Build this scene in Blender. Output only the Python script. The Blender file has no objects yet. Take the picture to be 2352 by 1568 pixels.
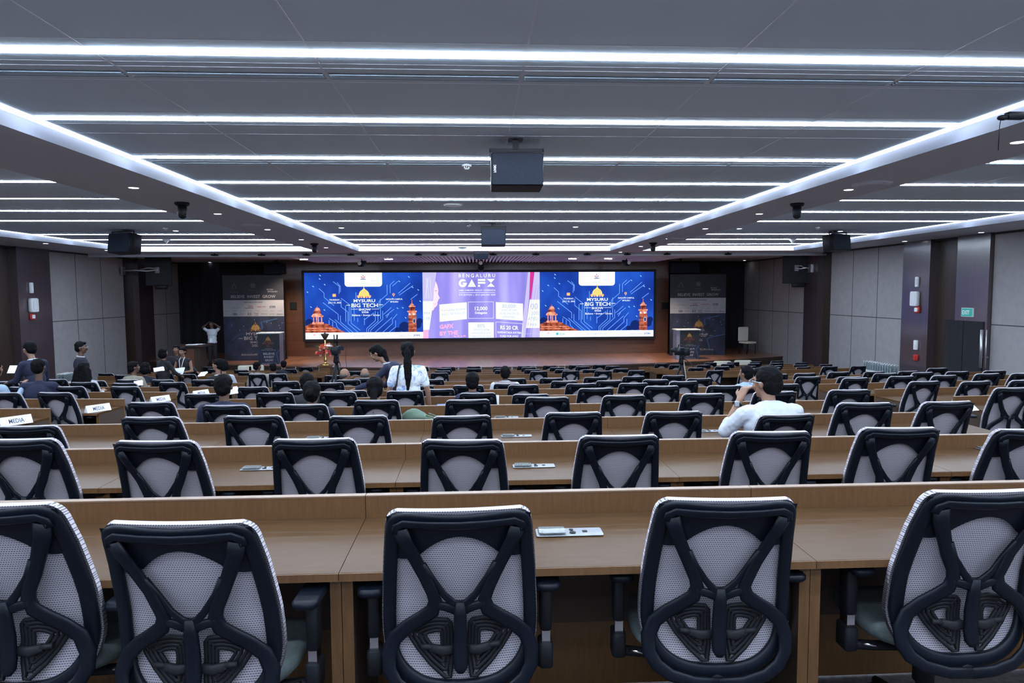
import bpy, math, random
from mathutils import Vector, Matrix
random.seed(7)
PI = math.pi
SC = bpy.context.scene
COL = SC.collection
# ------------------------------------------------------------------ camera, world, exposure
F, CAMZ, ROLL = 1560.0, 1.65, .005
_x0, _y0 = -82.4, 112.4
TH = math.atan(_y0/F)
PS = math.atan(-_x0/F*math.cos(TH))
FW = Vector((math.sin(PS)*math.cos(TH), math.cos(PS)*math.cos(TH), -math.sin(TH)))
_r = Vector((math.cos(PS), -math.sin(PS), 0)); _u = _r.cross(FW)
RT = math.cos(ROLL)*_r - math.sin(ROLL)*_u
UP = math.sin(ROLL)*_r + math.cos(ROLL)*_u
CAM = Vector((0, 0, CAMZ))
cd = bpy.data.cameras.new('camera'); cam = bpy.data.objects.new('camera', cd); COL.objects.link(cam)
cd.sensor_width = 36; cd.lens = F/2352*36; cd.clip_start = .05; cd.clip_end = 200
cam.matrix_world = Matrix(((RT.x, UP.x, -FW.x, 0), (RT.y, UP.y, -FW.y, 0), (RT.z, UP.z, -FW.z, CAMZ), (0, 0, 0, 1)))
SC.camera = cam
SC.view_settings.view_transform = 'Standard'; SC.view_settings.look = 'None'
SC.view_settings.exposure = 0.15; SC.view_settings.gamma = 1; SC.view_settings.use_curve_mapping = False
SC.cycles.use_denoising = True
SC.cycles.max_bounces = 6; SC.cycles.diffuse_bounces = 4; SC.cycles.sample_clamp_indirect = 4
SC.cycles.caustics_reflective = False; SC.cycles.caustics_refractive = False
w = bpy.data.worlds.new('world'); SC.world = w; w.use_nodes = True
w.node_tree.nodes['Background'].inputs[0].default_value = (.5, .6, .8, 1)
w.node_tree.nodes['Background'].inputs[1].default_value = .02
STRIP_E, COVE_E, DOWN_E, SCREEN_E = 56.0, 9.0, 10.0, 1.25
LC = (.72, .84, 1.0)

# ------------------------------------------------------------------ picture point -> place
def ray(px, py):
    return RT*(px-1176) + UP*(784-py) + FW*F
def onz(px, py, z):          # the point at height z seen at a picture point
    d = ray(px, py); return CAM + d*((z-CAMZ)/d.z)
def ony(px, py, y):          # the point at distance y down the hall
    d = ray(px, py); return CAM + d*(y/d.y)
def onx(px, py, x):
    d = ray(px, py); return CAM + d*(x/d.x)

# ------------------------------------------------------------------ materials
def rgb(c): return (c[0], c[1], c[2], 1)
def mat(name, c, rough=.6, metal=0, emit=None, es=0, noise=0, nscale=8, spec=.5, coat=0, alpha=1, trans=0, stretch=None, bump=0, ior=1.45):
    m = bpy.data.materials.new(name); m.use_nodes = True
    nt = m.node_tree; b = nt.nodes['Principled BSDF']; L = nt.links
    b.inputs['Base Color'].default_value = rgb(c); b.inputs['Roughness'].default_value = rough
    b.inputs['Metallic'].default_value = metal; b.inputs['Specular IOR Level'].default_value = spec
    b.inputs['Coat Weight'].default_value = coat; b.inputs['Coat Roughness'].default_value = .15
    b.inputs['Transmission Weight'].default_value = trans; b.inputs['IOR'].default_value = ior
    b.inputs['Alpha'].default_value = alpha
    if emit: b.inputs['Emission Color'].default_value = rgb(emit); b.inputs['Emission Strength'].default_value = es
    if noise or bump:
        tc = nt.nodes.new('ShaderNodeTexCoord'); mp = nt.nodes.new('ShaderNodeMapping'); nz = nt.nodes.new('ShaderNodeTexNoise')
        L.new(tc.outputs['Object'], mp.inputs[0]); L.new(mp.outputs[0], nz.inputs[0])
        mp.inputs['Scale'].default_value = stretch or (1, 1, 1)
        nz.inputs['Scale'].default_value = nscale; nz.inputs['Detail'].default_value = 4
        if noise:
            cr = nt.nodes.new('ShaderNodeMapRange'); cr.inputs[3].default_value = 1-noise; cr.inputs[4].default_value = 1+noise
            cr.inputs[1].default_value = .3; cr.inputs[2].default_value = .7
            L.new(nz.outputs[0], cr.inputs[0])
            mx = nt.nodes.new('ShaderNodeVectorMath'); mx.operation = 'SCALE'; mx.inputs[0].default_value = c
            L.new(cr.outputs[0], mx.inputs['Scale']); L.new(mx.outputs[0], b.inputs['Base Color'])
        if bump:
            bp = nt.nodes.new('ShaderNodeBump'); bp.inputs['Strength'].default_value = bump; bp.inputs['Distance'].default_value = .01
            L.new(nz.outputs[0], bp.inputs['Height']); L.new(bp.outputs[0], b.inputs['Normal'])
    return m
def emat(name, c, s=1.0):
    m = bpy.data.materials.new(name); m.use_nodes = True; nt = m.node_tree; nt.nodes.clear()
    e = nt.nodes.new('ShaderNodeEmission'); o = nt.nodes.new('ShaderNodeOutputMaterial')
    e.inputs[0].default_value = rgb(c); e.inputs[1].default_value = s; nt.links.new(e.outputs[0], o.inputs[0])
    return m
M = {}
M['ceil'] = mat('ceiling_panel', (.68, .84, .97), .75, noise=.02, nscale=1.5)
M['joint'] = mat('ceiling_joint', (.80, .87, .97), .6)
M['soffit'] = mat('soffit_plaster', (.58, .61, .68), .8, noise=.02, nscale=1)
M['fascia'] = mat('cove_fascia', (.11, .12, .155), .6)  # colour darkened to keep the long fascias looking weakly lit beside their coves
M['fascia2'] = mat('end_fascia', (.60, .64, .72), .6)  # paler copy of the fascia; strong light on the stage-end faces put into colour
M['slot'] = mat('slot_dark', (.10, .11, .13), .5)
M['strip'] = emat('strip_light_diffuser', LC, STRIP_E)
M['cove'] = emat('cove_light', LC, COVE_E)
M['down'] = emat('downlight_lens', (.9, .93, 1), DOWN_E)
M['floor'] = mat('dark_carpet', (.085, .075, .08), .95, noise=.3, nscale=40)
M['fabric_wall'] = mat('wall_fabric', (.30, .29, .30), .9, noise=.06, nscale=6)
M['walldark'] = mat('dark_veneer', (.035, .022, .017), .35, noise=.25, nscale=4, stretch=(6, 6, .3))
M['wallwood'] = mat('glossy_veneer', (.05, .034, .04), .33, noise=.15, nscale=4, stretch=(6, 6, .3), coat=1, spec=1)
M['seam'] = mat('wall_joint', (.05, .05, .05), .9)
M['stagewood'] = mat('stage_back_veneer', (.085, .034, .019), .38, noise=.18, nscale=3, stretch=(.5, .5, 6), coat=.3)
M['stagefloor'] = mat('stage_parquet', (.30, .13, .07), .35, noise=.35, nscale=5, stretch=(1, .25, 1), coat=1)
M['stagefloor'].node_tree.nodes['Principled BSDF'].inputs['Coat Roughness'].default_value = .32
M['curtain'] = mat('black_curtain', (.012, .012, .017), .9, noise=.3, nscale=3, stretch=(8, 8, .2))
M['desk'] = mat('desk_veneer', (.068, .036, .016), .30, noise=.13, nscale=14, stretch=(.6, 5, 5), spec=.07)
M['deskp'] = mat('desk_panel_veneer', (.115, .056, .021), .42, noise=.16, nscale=16, stretch=(5, 5, .5))
M['deskedge'] = mat('desk_edge_band', (.18, .11, .07), .35)
M['deskin'] = mat('desk_underside', (.05, .03, .02), .7)
M['plastic'] = mat('navy_black_plastic', (.004, .006, .011), .40, spec=.22)
M['plastic2'] = mat('matt_black_plastic', (.007, .008, .011), .6, spec=.3)
M['seatfab'] = mat('seat_fabric', (.085, .105, .105), .95, noise=.15, nscale=60)
M['plate'] = mat('steel_plate', (.30, .32, .35), .4, .8)
M['chrome'] = mat('chrome', (.75, .76, .78), .15, 1)
M['metal'] = mat('brushed_metal', (.55, .57, .6), .35, .9)
M['white'] = mat('white_plastic', (.75, .77, .80), .4)
M['paper'] = mat('white_paper', (.78, .80, .86), .8)
M['black'] = mat('black_paint', (.006, .007, .010), .5, spec=.3)
M['grille'] = mat('speaker_grille', (.008, .012, .022), .6, spec=.2, noise=.2, nscale=60)
M['red'] = mat('red_plastic', (.45, .03, .025), .35)
M['green'] = mat('exit_green', (.02, .30, .25), .4, emit=(.05, .45, .4), es=.25)
M['wletter'] = mat('white_letter', (.8, .85, .85), .5, emit=(.7, .8, .8), es=.15)
M['gold'] = mat('brass', (.75, .52, .18), .25, 1)
M['cream'] = mat('cream_upholstery', (.62, .59, .50), .7)
M['glass'] = mat('clear_plastic', (.75, .88, .92), .08, trans=.85, alpha=1, ior=1.2)
def fabric_mat(name, light, dark, px, pz):
    m = bpy.data.materials.new(name); m.use_nodes = True; nt = m.node_tree; b = nt.nodes['Principled BSDF']; L = nt.links
    tc = nt.nodes.new('ShaderNodeTexCoord'); sp = nt.nodes.new('ShaderNodeSeparateXYZ'); L.new(tc.outputs['Object'], sp.inputs[0])
    def mth(op, a, b_=None, c=None):
        n = nt.nodes.new('ShaderNodeMath'); n.operation = op
        for i, v in enumerate((a, b_, c)):
            if v is None: continue
            if hasattr(v, 'links'): L.new(v, n.inputs[i])
            else: n.inputs[i].default_value = v
        return n.outputs[0]
    rz = mth('DIVIDE', sp.outputs['Z'], pz); fz = mth('FRACT', rz); par = mth('FRACT', mth('MULTIPLY', mth('FLOOR', rz), .5))
    fx = mth('FRACT', mth('ADD', mth('DIVIDE', sp.outputs['X'], px), par))
    hole = mth('MULTIPLY', mth('GREATER_THAN', fz, .52), mth('GREATER_THAN', fx, .3))
    mx = nt.nodes.new('ShaderNodeMix'); mx.data_type = 'RGBA'
    L.new(hole, mx.inputs[0]); mx.inputs[6].default_value = rgb(light); mx.inputs[7].default_value = rgb(dark)
    L.new(mx.outputs[2], b.inputs['Base Color']); b.inputs['Roughness'].default_value = .75
    return m
M['mesh'] = fabric_mat('woven_chair_mesh', (.41, .385, .43), (.10, .095, .115), .0075, .0072)

# ------------------------------------------------------------------ mesh building
class MB:
    def __init__(s): s.v = []; s.f = []; s.m = []; s.sm = []
    def add(s, vs, fs, mi=0, smooth=False):
        o = len(s.v); s.v += [tuple(v) for v in vs]
        for f in fs: s.f.append(tuple(i+o for i in f)); s.m.append(mi); s.sm.append(smooth)
    def box(s, x0, x1, y0, y1, z0, z1, mi=0, R=None, T=None):
        vs = [(x, y, z) for x in (x0, x1) for y in (y0, y1) for z in (z0, z1)]
        if R is not None: vs = [R @ Vector(v) for v in vs]
        if T is not None: vs = [Vector(v)+Vector(T) for v in vs]
        s.add(vs, [(0, 1, 3, 2), (4, 6, 7, 5), (0, 4, 5, 1), (2, 3, 7, 6), (0, 2, 6, 4), (1, 5, 7, 3)], mi)
    def rbox(s, x0, x1, y0, y1, z0, z1, r=.01, mi=0, n=3, axis=2, R=None, T=None):
        # rounded in the plane across `axis`, small chamfer at the two ends
        lo = [x0, y0, z0]; hi = [x1, y1, z1]; a, b = [i for i in range(3) if i != axis]
        def ring(t, ins):
            out = []
            for cx, cy, a0 in ((hi[a]-r, hi[b]-r, 0), (lo[a]+r, hi[b]-r, 90), (lo[a]+r, lo[b]+r, 180), (hi[a]-r, lo[b]+r, 270)):
                for k in range(n+1):
                    g = math.radians(a0+90*k/n); p = [0, 0, 0]
                    p[a] = cx+(r-ins)*math.cos(g); p[b] = cy+(r-ins)*math.sin(g); p[axis] = t; out.append(Vector(p))
            return out
        c = min(r*.5, (hi[axis]-lo[axis])*.3)
        rings = [ring(lo[axis], c), ring(lo[axis]+c, 0), ring(hi[axis]-c, 0), ring(hi[axis], c)]
        s.loft(rings, mi, True, True, True, R, T)
    def loft(s, rings, mi=0, closed=True, cap=True, smooth=True, R=None, T=None):
        n = len(rings[0]); vs = [v for r in rings for v in r]
        if R is not None: vs = [R @ Vector(v) for v in vs]
        if T is not None: vs = [Vector(v)+Vector(T) for v in vs]
        fs = []
        for i in range(len(rings)-1):
            for j in range(n if closed else n-1):
                k = (j+1) % n
                fs.append((i*n+j, i*n+k, (i+1)*n+k, (i+1)*n+j))
        s.add(vs, fs, mi, smooth)
        if cap and closed:
            o = len(s.v)-len(vs)
            s.f.append(tuple(o+j for j in reversed(range(n)))); s.m.append(mi); s.sm.append(False)
            q = o+(len(rings)-1)*n
            s.f.append(tuple(q+j for j in range(n))); s.m.append(mi); s.sm.append(False)
    def tube(s, pts, rad, n=8, mi=0, closed=False, cap=True):
        pts = [Vector(p) for p in pts]; N = len(pts)
        rad = rad if isinstance(rad, (list, tuple)) else [rad]*N
        rings = []; up = Vector((0, 0, 1)); prev = None
        for i, p in enumerate(pts):
            if closed: t = pts[(i+1) % N]-pts[i-1]
            else: t = pts[min(i+1, N-1)]-pts[max(i-1, 0)]
            t = t.normalized() if t.length > 1e-9 else Vector((0, 0, 1))
            if prev is None:
                a = t.cross(up); a = a if a.length > .05 else t.cross(Vector((1, 0, 0)))
            else: a = prev-t*prev.dot(t)
            a.normalize(); prev = a; b = t.cross(a)
            rings.append([p+(a*math.cos(2*PI*k/n)+b*math.sin(2*PI*k/n))*rad[i] for k in range(n)])
        if closed: rings.append(rings[0]); cap = False
        s.loft(rings, mi, True, cap)
    def cyl(s, p0, p1, r0, r1=None, n=16, mi=0):
        s.tube([p0, p1], [r0, r0 if r1 is None else r1], n, mi)
    def lathe(s, prof, n=20, mi=0, c=(0, 0, 0), smooth=True):
        rings = [[(c[0]+r*math.cos(2*PI*k/n), c[1]+r*math.sin(2*PI*k/n), c[2]+z) for k in range(n)] for r, z in prof]
        s.loft(rings, mi, True, True, smooth)
    def ell(s, c, r, n=12, mi=0, R=None):
        rings = []
        for i in range(1, n):
            g = PI*i/n
            rings.append([Vector((r[0]*math.sin(g)*math.cos(2*PI*k/(2*n)), r[1]*math.sin(g)*math.sin(2*PI*k/(2*n)), -r[2]*math.cos(g))) for k in range(2*n)])
        s.loft(rings, mi, True, True, True, R, c)
    def sweep(s, pts, hw, th, mi=0, closed=False, n=8, yoff=None):
        # flat rounded bar: pts (x, z); hw half width in the xz plane; th half thickness along y; y from yoff(x, z)
        N = len(pts); hw = hw if isinstance(hw, (list, tuple)) else [hw]*N
        rings = []
        for i, (x, z) in enumerate(pts):
            if closed: a, b = pts[i-1], pts[(i+1) % N]
            else: a, b = pts[max(i-1, 0)], pts[min(i+1, N-1)]
            tx, tz = b[0]-a[0], b[1]-a[1]; L = math.hypot(tx, tz) or 1; nx, nz = -tz/L, tx/L
            ring = []
            for k in range(n):
                g = 2*PI*(k+.5)/n; c, sn = math.cos(g), math.sin(g)
                c = math.copysign(abs(c)**.6, c); sn = math.copysign(abs(sn)**.6, sn)
                X, Z = x+nx*hw[i]*c, z+nz*hw[i]*c
                ring.append((X, yoff(X, Z)+th*sn, Z))
            rings.append(ring)
        if closed: rings.append(rings[0])
        s.loft(rings, mi, True, not closed)
    def data(s, name, mats):
        me = bpy.data.meshes.new(name); me.from_pydata(s.v, [], s.f); me.validate(clean_customdata=False)
        for m in mats: me.materials.append(M[m] if isinstance(m, str) else m)
        if len(me.polygons) == len(s.m):
            me.polygons.foreach_set('material_index', s.m); me.polygons.foreach_set('use_smooth', s.sm)
        me.update(); return me
    def obj(s, name, mats, parent=None, **k):
        if isinstance(mats, (str, bpy.types.Material)): mats = [mats]
        o = bpy.data.objects.new(name, s.data(name, mats)); COL.objects.link(o)
        if parent is not None: o.parent = parent
        tag(o, **k); return o
def tag(o, label=None, cat=None, group=None, kind=None):
    for k, v in (('label', label), ('category', cat), ('group', group), ('kind', kind)):
        if v: o[k] = v
    return o
def thing(name, label, cat, loc=(0, 0, 0), rz=0, group=None):
    o = bpy.data.objects.new(name, None); COL.objects.link(o); o.location = loc; o.rotation_euler = (0, 0, rz)
    o.empty_display_size = .1
    return tag(o, label, cat, group)
def dup(root, loc, rz, label, group=None, skip=()):
    r = root.copy(); COL.objects.link(r); r.location = loc; r.rotation_euler = (0, 0, rz)
    if label: r['label'] = label
    if group: r['group'] = group
    for ch in KIDS[root.name]:
        if ch.name.split('.')[0] in skip: continue
        c = ch.copy(); COL.objects.link(c); c.parent = r
        for g in KIDS.get(ch.name, ()):
            d = g.copy(); COL.objects.link(d); d.parent = c
    return r
KIDS = {}
def keep(root):
    for o in COL.objects:
        if o.parent is root: KIDS.setdefault(root.name, []).append(o)
    for k in KIDS[root.name]:
        for o in COL.objects:
            if o.parent is k: KIDS.setdefault(k.name, []).append(o)
ORD = ['zeroth', 'first', 'second', 'third', 'fourth', 'fifth', 'sixth', 'seventh', 'eighth', 'ninth', 'tenth', 'eleventh', 'twelfth', 'thirteenth', 'fourteenth', 'fifteenth', 'sixteenth', 'seventeenth', 'eighteenth']
def text_polys(body, h, w=None, bold=0.0, align='CENTER', sp=1.0, res=2):
    """flat outline mesh of a word: (verts2d, faces), scaled to capital height h and, if given, width w; origin = left/centre of baseline"""
    cu = bpy.data.curves.new('t', 'FONT'); cu.body = body; cu.size = 1; cu.offset = bold*.45; cu.space_character = sp
    cu.resolution_u = res; cu.fill_mode = 'FRONT'
    o = bpy.data.objects.new('t', cu); COL.objects.link(o)
    dg = bpy.context.evaluated_depsgraph_get(); me = o.evaluated_get(dg).to_mesh()
    vs = [(v.co.x, v.co.y) for v in me.vertices]; fs = [tuple(p.vertices) for p in me.polygons]
    o.evaluated_get(dg).to_mesh_clear(); bpy.data.objects.remove(o); bpy.data.curves.remove(cu)
    if not vs: return [], []
    x0 = min(v[0] for v in vs); x1 = max(v[0] for v in vs)
    k = h/.73; kx = k if w is None else w/(x1-x0)
    off = {'CENTER': (x0+x1)/2, 'LEFT': x0, 'RIGHT': x1}[align]
    return [((x-off)*kx, y*k) for x, y in vs], fs
# ================================================================== the setting
HU, HS = 3.10, 2.974                 # recessed ceiling, soffits
XL, XR = -12.6, 11.95                # side walls
AL, AR, IL, IR, BL, BR = -3.68, 4.32, -4.95, 5.36, -10.7, 10.35
YB, YE = -3.5, 21.75                 # rear wall, end of the recesses
STG = CAMZ-2.53                      # stage floor
FL = {k: -.135*(k-1) for k in range(1, 9)}
FL.update({k: -1.36-.12*(k-9) for k in range(9, 13)})
YP = {k: 2.70+1.53*(k-1) for k in range(1, 9)}
YP.update({k: 17.95+1.48*(k-9) for k in range(9, 13)})
PIT = FL[12]
def S(name, mb, mats): return mb.obj(name, mats, kind='structure')
def ang(k=0): return math.radians(4.5)
def outer_dy(x):                     # the side blocks swing round towards the stage
    return .15+math.tan(ang())*(x-5.45) if x > 4.8 else (.15+math.tan(ang())*(-x-4.6) if x < -4.1 else 0)
# floor with its tiers, swung at the sides like the desks
fl = MB(); xs = [XL-.3, -8, -4.1, 0, 4.8, 8.5, XR+.3]
def fy(y, x): return y+(outer_dy(x) if y > 1.5 else 0)
edges = [(YB, .135)]+[(YP[k]-1.49, FL[k]) for k in range(1, 9)]
edges += [(14.2, -1.08), (15.2, -1.22), (16.35, FL[9])]+[(YP[k]-1.44, FL[k]) for k in range(10, 13)]
edges = sorted(edges)+[(30.5, PIT)]
for i in range(len(edges)-1):
    y0, z = edges[i]; y1, z1 = edges[i+1]
    for j in range(len(xs)-1):
        a, b = xs[j], xs[j+1]
        fl.add([(a, fy(y0, a), z), (b, fy(y0, b), z), (b, fy(y1, b), z), (a, fy(y1, a), z), (a, fy(y1, a), z1), (b, fy(y1, b), z1)], [(0, 1, 2, 3), (3, 2, 5, 4)])
S('floor', fl, 'floor')
# ceiling: recessed panels, soffits, drop over the stage
c = MB(); c.box(XL-.3, XR+.3, YB-.2, YE+.1, HU, HU+.1); S('ceiling', c, 'ceil')
c = MB()
for a, b in ((XL-.3, BL), (IL, AL), (AR, IR), (BR, XR+.3)): c.box(a, b, YB-.2, YE, HS, HU)
S('trim_1', c, ['soffit'])
c = MB(); c.box(XL-.3, XR+.3, YE, 22.95, HS, HU+.1)
c.box(XL-.3, XR+.3, 22.95, 23.1, 2.87, HU+.1); S('trim_2', c, ['soffit'])
c = MB(); c.box(XL-.3, XR+.3, 23.1, 31, 2.99, 3.1); S('ceiling_stage', c, ['soffit'])
c = MB()
for i in range(-50, 54):
    x = .3+i*.132; c.box(x-.026, x+.026, 23.1, 27.9, 2.87, 2.95)
S('ceiling_slats', c, [mat('slat_white', (.72, .70, .76), .5)])
# cove fascias
c = MB()
for x, sd in ((AL, 1), (AR, -1), (BL, 1), (BR, -1)):
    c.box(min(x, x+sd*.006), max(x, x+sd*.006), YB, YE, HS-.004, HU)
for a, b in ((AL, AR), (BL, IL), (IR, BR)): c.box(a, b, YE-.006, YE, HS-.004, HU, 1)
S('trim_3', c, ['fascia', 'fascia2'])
# ceiling joints
c = MB(); SY = {}
ys = {1: 127, 2: 278, 3: 364, 4: 420, 5: 457, 6: 485, 7: 507, 9: 537.5, 10: 549.5, 11: 560.5}
for k, y in ys.items(): SY[k] = onz(1093, y, HU).y
for k in (0, -1, -2, -3): SY[k] = SY[1]+1.5*(k-1)
for i in range(-2, 3):
    x = .32+1.3*i+(.0 if i else 0)
    c.box(x-.006, x+.006, YB, YE, HU-.002, HU)
for x in (-7.55, -6.25, -8.85, 6.85, 8.15, 9.4): c.box(x-.005, x+.005, YB, YE, HU-.0015, HU)
for k, y in SY.items():
    for dy in (-.19, .19): c.box(AL, AR, y+dy-.003, y+dy+.003, HU-.001, HU)
for y in (4.56, 4.85, 6.42, 7.72, 7.95, 11.05, 14.3): c.box(AL, AR, y-.005, y+.005, HU-.002, HU)
S('trim_4', c, 'joint')
# walls
def side_wall(name, x, sd, segs):
    mb = MB()
    for y0, y1, kind in segs:
        mi = {'fab': 0, 'dark': 1, 'wood': 2}[kind]; dx = {'fab': 0, 'dark': .12, 'wood': -.10}[kind]
        a, b = sorted((x+sd*dx, x+sd*.35))
        mb.box(a, b, y0, y1, PIT-.5, HU+.1, mi)
        if kind == 'fab':
            n = max(1, round((y1-y0)/1.3)); xx = sorted((x, x-sd*.002))
            for i in range(n+1):
                yy = y0+(y1-y0)*i/n
                mb.box(xx[0], xx[1], yy-.012, yy+.012, PIT-.5, HU, 3)
            mb.box(xx[0], xx[1], y0, y1, .84, .864, 3)
        mb.box(*sorted((x-sd*.004, x+sd*.01)), y0, y1, HS-.05, HS, 3)
    return S(name, mb, ['fabric_wall', 'walldark', 'wallwood', 'seam'])
def wy(px, x): return onx(px, 700, x).y
L_ = [wy(q, XL) for q in (35, 111, 286, 347)]; R_ = [wy(q, XR) for q in (2278, 2203, 2141, 2079, 1907, 1883, 1852)]
side_wall('wall_left', XL, -1, [(-3.7, 4, 'fab'), (4, 6, 'wood'), (6, 14, 'fab'), (14, L_[0], 'dark'), (L_[0], L_[1], 'wood'), (L_[1], L_[2], 'fab'), (L_[2], L_[2]+.9, 'dark'), (L_[2]+.9, L_[3], 'wood'), (L_[3], 31, 'fab')])
side_wall('wall_right', XR, 1, [(-3.7, 4, 'fab'), (4, 6, 'wood'), (6, R_[0], 'fab'), (R_[0], R_[1], 'wood'), (R_[1], R_[2], 'dark'), (R_[2], R_[3], 'wood'), (R_[3], R_[4], 'fab'), (R_[4], R_[5], 'dark'), (R_[5], R_[6], 'wood'), (R_[6], 31, 'fab')])
c = MB(); c.box(XL-.5, XR+.5, YB-.3, YB, -.5, HU+.2); S('wall_back', c, 'white')
c = MB(); X0, X1 = -7.75, 7.95; YW = 27.75
c.box(X0, X1, YW, YW+.3, PIT-.4, HU); S('wall_front', c, 'stagewood')
c = MB()
def fold(x0, x1, y):
    n = int((x1-x0)/.11); pts = [(x0+(x1-x0)*i/n, y+.05*math.sin(i*1.9)) for i in range(n+1)]
    c.add([(x, yy, z) for x, yy in pts for z in (PIT, HU)], [(2*i, 2*i+2, 2*i+3, 2*i+1) for i in range(n)], 0, True)
fold(XL, X0+.3, 29.6)
c.obj('stage_curtain', 'curtain', label='black curtain closing the left wing behind the stage banner', cat='curtain')
c = MB(); fold(X1-.3, XR, 29.8)
c.obj('stage_curtain', 'curtain', label='black curtain closing the right wing behind the cream chair', cat='curtain')
# stage: a platform with a bowed front edge
c = MB(); R0 = 26.0; CY = 23.08+R0; n = 48; top = []
for i in range(n+1):
    x = XL+(XR-XL)*i/n; y = CY-math.sqrt(R0*R0-(x-.3)**2)
    top.append((x, y))
vs = [(x, y, z) for x, y in top for z in (PIT-.2, STG-.05)]
c.add(vs, [(2*i, 2*i+2, 2*i+3, 2*i+1) for i in range(n)], 1)
vs = [(x, y-.02, z) for x, y in top for z in (STG-.05, STG)]
c.add(vs, [(2*i, 2*i+2, 2*i+3, 2*i+1) for i in range(n)], 2)
vs = []
for x, y in top: vs += [(x, y-.02, STG), (x, 31, STG)]
c.add(vs, [(2*i, 2*i+2, 2*i+3, 2*i+1) for i in range(n)], 0)
S('floor_stage', c, ['stagefloor', 'walldark', 'deskin'])
# right-hand doors in the recess
ya, yb0 = R_[0]+.08, R_[1]+.3; zt = onx(2230, 737, XR-.1).z
d = MB(); d.box(XR-.125, XR-.08, ya, yb0, -1.4, zt, 0); d.box(XR-.13, XR-.125, (ya+yb0)/2-.006, (ya+yb0)/2+.006, -1.4, zt, 1)
do = S('door_1', d, ['curtain', 'black'])
for px, w2 in ((2256, .07), (2267, .03)):
    yy = onx(px, 790, XR-.16).y; d = MB(); d.cyl((XR-.18, yy, onx(px, 845, XR-.16).z), (XR-.18, yy, onx(px, 757, XR-.16).z), w2*.5, n=10)
    for zz in (-.6, .1): d.cyl((XR-.18, yy, zz), (XR-.12, yy, zz), .01)
    d.obj('door_handle', 'metal', do)
# ================================================================== ceiling lights
def strip(x0, x1, y, label, grp, w_=.040):
    mb = MB(); mb.box(x0, x1, y-w_, y+w_, HU-.008, HU-.001)
    mb.obj('strip_light', 'strip', label=label, cat='ceiling light', group=grp)
nm = sorted(SY)
for q, k in enumerate(nm):
    v = k >= 1
    pos = ORD[q-3]+' nearest' if v and q-3 > 1 else 'nearest'
    lab = lambda side: f'{pos} white linear strip light across the {side}' if v else f'white linear strip light overhead behind the camera, {side}'
    strip(AL+.11, AR-.11, SY[k], lab('central ceiling recess'), 'strip lights in the central recess')
    strip(BL+.11, IL, SY[k], lab('left ceiling bay'), 'strip lights in the left bay')
    strip(IR, BR-.11, SY[k], lab('right ceiling bay'), 'strip lights in the right bay')
def cove(a, b, c_, d_, label):
    mb = MB(); mb.box(a, b, c_, d_, HU-.008, HU-.001); mb.obj('cove_light', 'cove', label=label, cat='cove light')
cove(AL+.006, AL+.095, YB, YE-.1, 'white cove light along the left edge of the central ceiling')
cove(AR-.095, AR-.006, YB, YE-.1, 'white cove light along the right edge of the central ceiling')
cove(AL, AR, YE-.25, YE-.01, 'white cove light across the stage end of the central ceiling')
cove(BL+.006, BL+.095, YB, YE-.1, 'white cove light along the outer edge of the left bay')
cove(BR-.095, BR-.006, YB, YE-.1, 'white cove light along the outer edge of the right bay')
cove(BL, IL, YE-.25, YE-.01, 'white cove light across the stage end of the left bay')
cove(IR, BR, YE-.25, YE-.01, 'white cove light across the stage end of the right bay')
dl = [(307, 431), (403.6, 530), (105, 559), (245.5, 574.6), (350, 587), (500, 491), (614.5, 527), (692, 550), (749, 568.5), (791, 582), (482, 603), (784, 523), (1322, 521),
      (2338, 326.5), (1949, 435.6), (1744, 491), (1620, 525), (1698, 525), (1535, 548), (1472, 565.5), (1425, 579), (1710, 598.6), (2253.5, 533.6), (2078, 554), (1842, 581), (1930, 531)]
for i, (px, py) in enumerate(dl):
    hz = HS
    p = onz(px, py, hz)
    if AL < p.x < AR or BL < p.x < IL or IR < p.x < BR:
        if p.y < YE: p = onz(px, py, HU); hz = HU
    if p.y > 23.1: hz = 2.99
    t = thing('downlight', f'small round recessed downlight, {ORD[1] if 0 else "number"}', 'downlight', (p.x, p.y, hz), 0, 'small round ceiling downlights')
    side = 'left' if px < 900 else ('central' if px < 1400 else 'right')
    t['label'] = f'small round white downlight in the {side} ceiling, {p.y:.0f} metres from the camera at {"far left" if px<320 else "left" if px<700 else "mid left" if px<1176 else "mid right" if px<1600 else "right" if px<2000 else "far right"}'
    mb = MB(); mb.lathe([(.055, -.001), (.075, -.006), (.08, -.001)], 18); mb.obj('trim_ring', 'white', t)
    mb = MB(); mb.lathe([(.001, -.004), (.056, -.004), (.056, -.002)], 18); mb.obj('lens', 'down', t)
# ceiling slot diffusers
def slot(x0, x1, y, w_, label, grp):
    mb = MB(); z = HU
    mb.box(x0, x1, y-w_, y+w_, z-.003, z)
    for k in range(1, 4): yy = y-w_+2*w_*k/4; mb.box(x0, x1, yy-.004, yy+.004, z-.008, z-.003, 1)
    mb.obj('slot_diffuser', ['slot', 'ceil'], label=label, cat='air vent', group=grp)
for q, (y, h_) in enumerate(((4.71, .062), (7.83, .055), (10.87, .05), (13.9, .05), (16.6, .04))):
    edges_ = [AL+.12]+[.32+1.3*i for i in range(-2, 3)]+[AR-.12]
    for j in range(len(edges_)-1):
        slot(edges_[j]+.02, edges_[j+1]-.02, y, h_, f'dark linear air slot, {ORD[q+1]} nearest run, {ORD[j+1]} panel from the left, central ceiling', 'air slots of the central ceiling')
    if q: slot(BL+.3, IL-.25, y-.2, .04, f'dark linear air slot in the left ceiling bay, {ORD[q]} nearest', 'air slots of the left bay'); slot(IR+.25, BR-.3, y-.2, .04, f'dark linear air slot in the right ceiling bay, {ORD[q]} nearest', 'air slots of the right bay')

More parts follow.
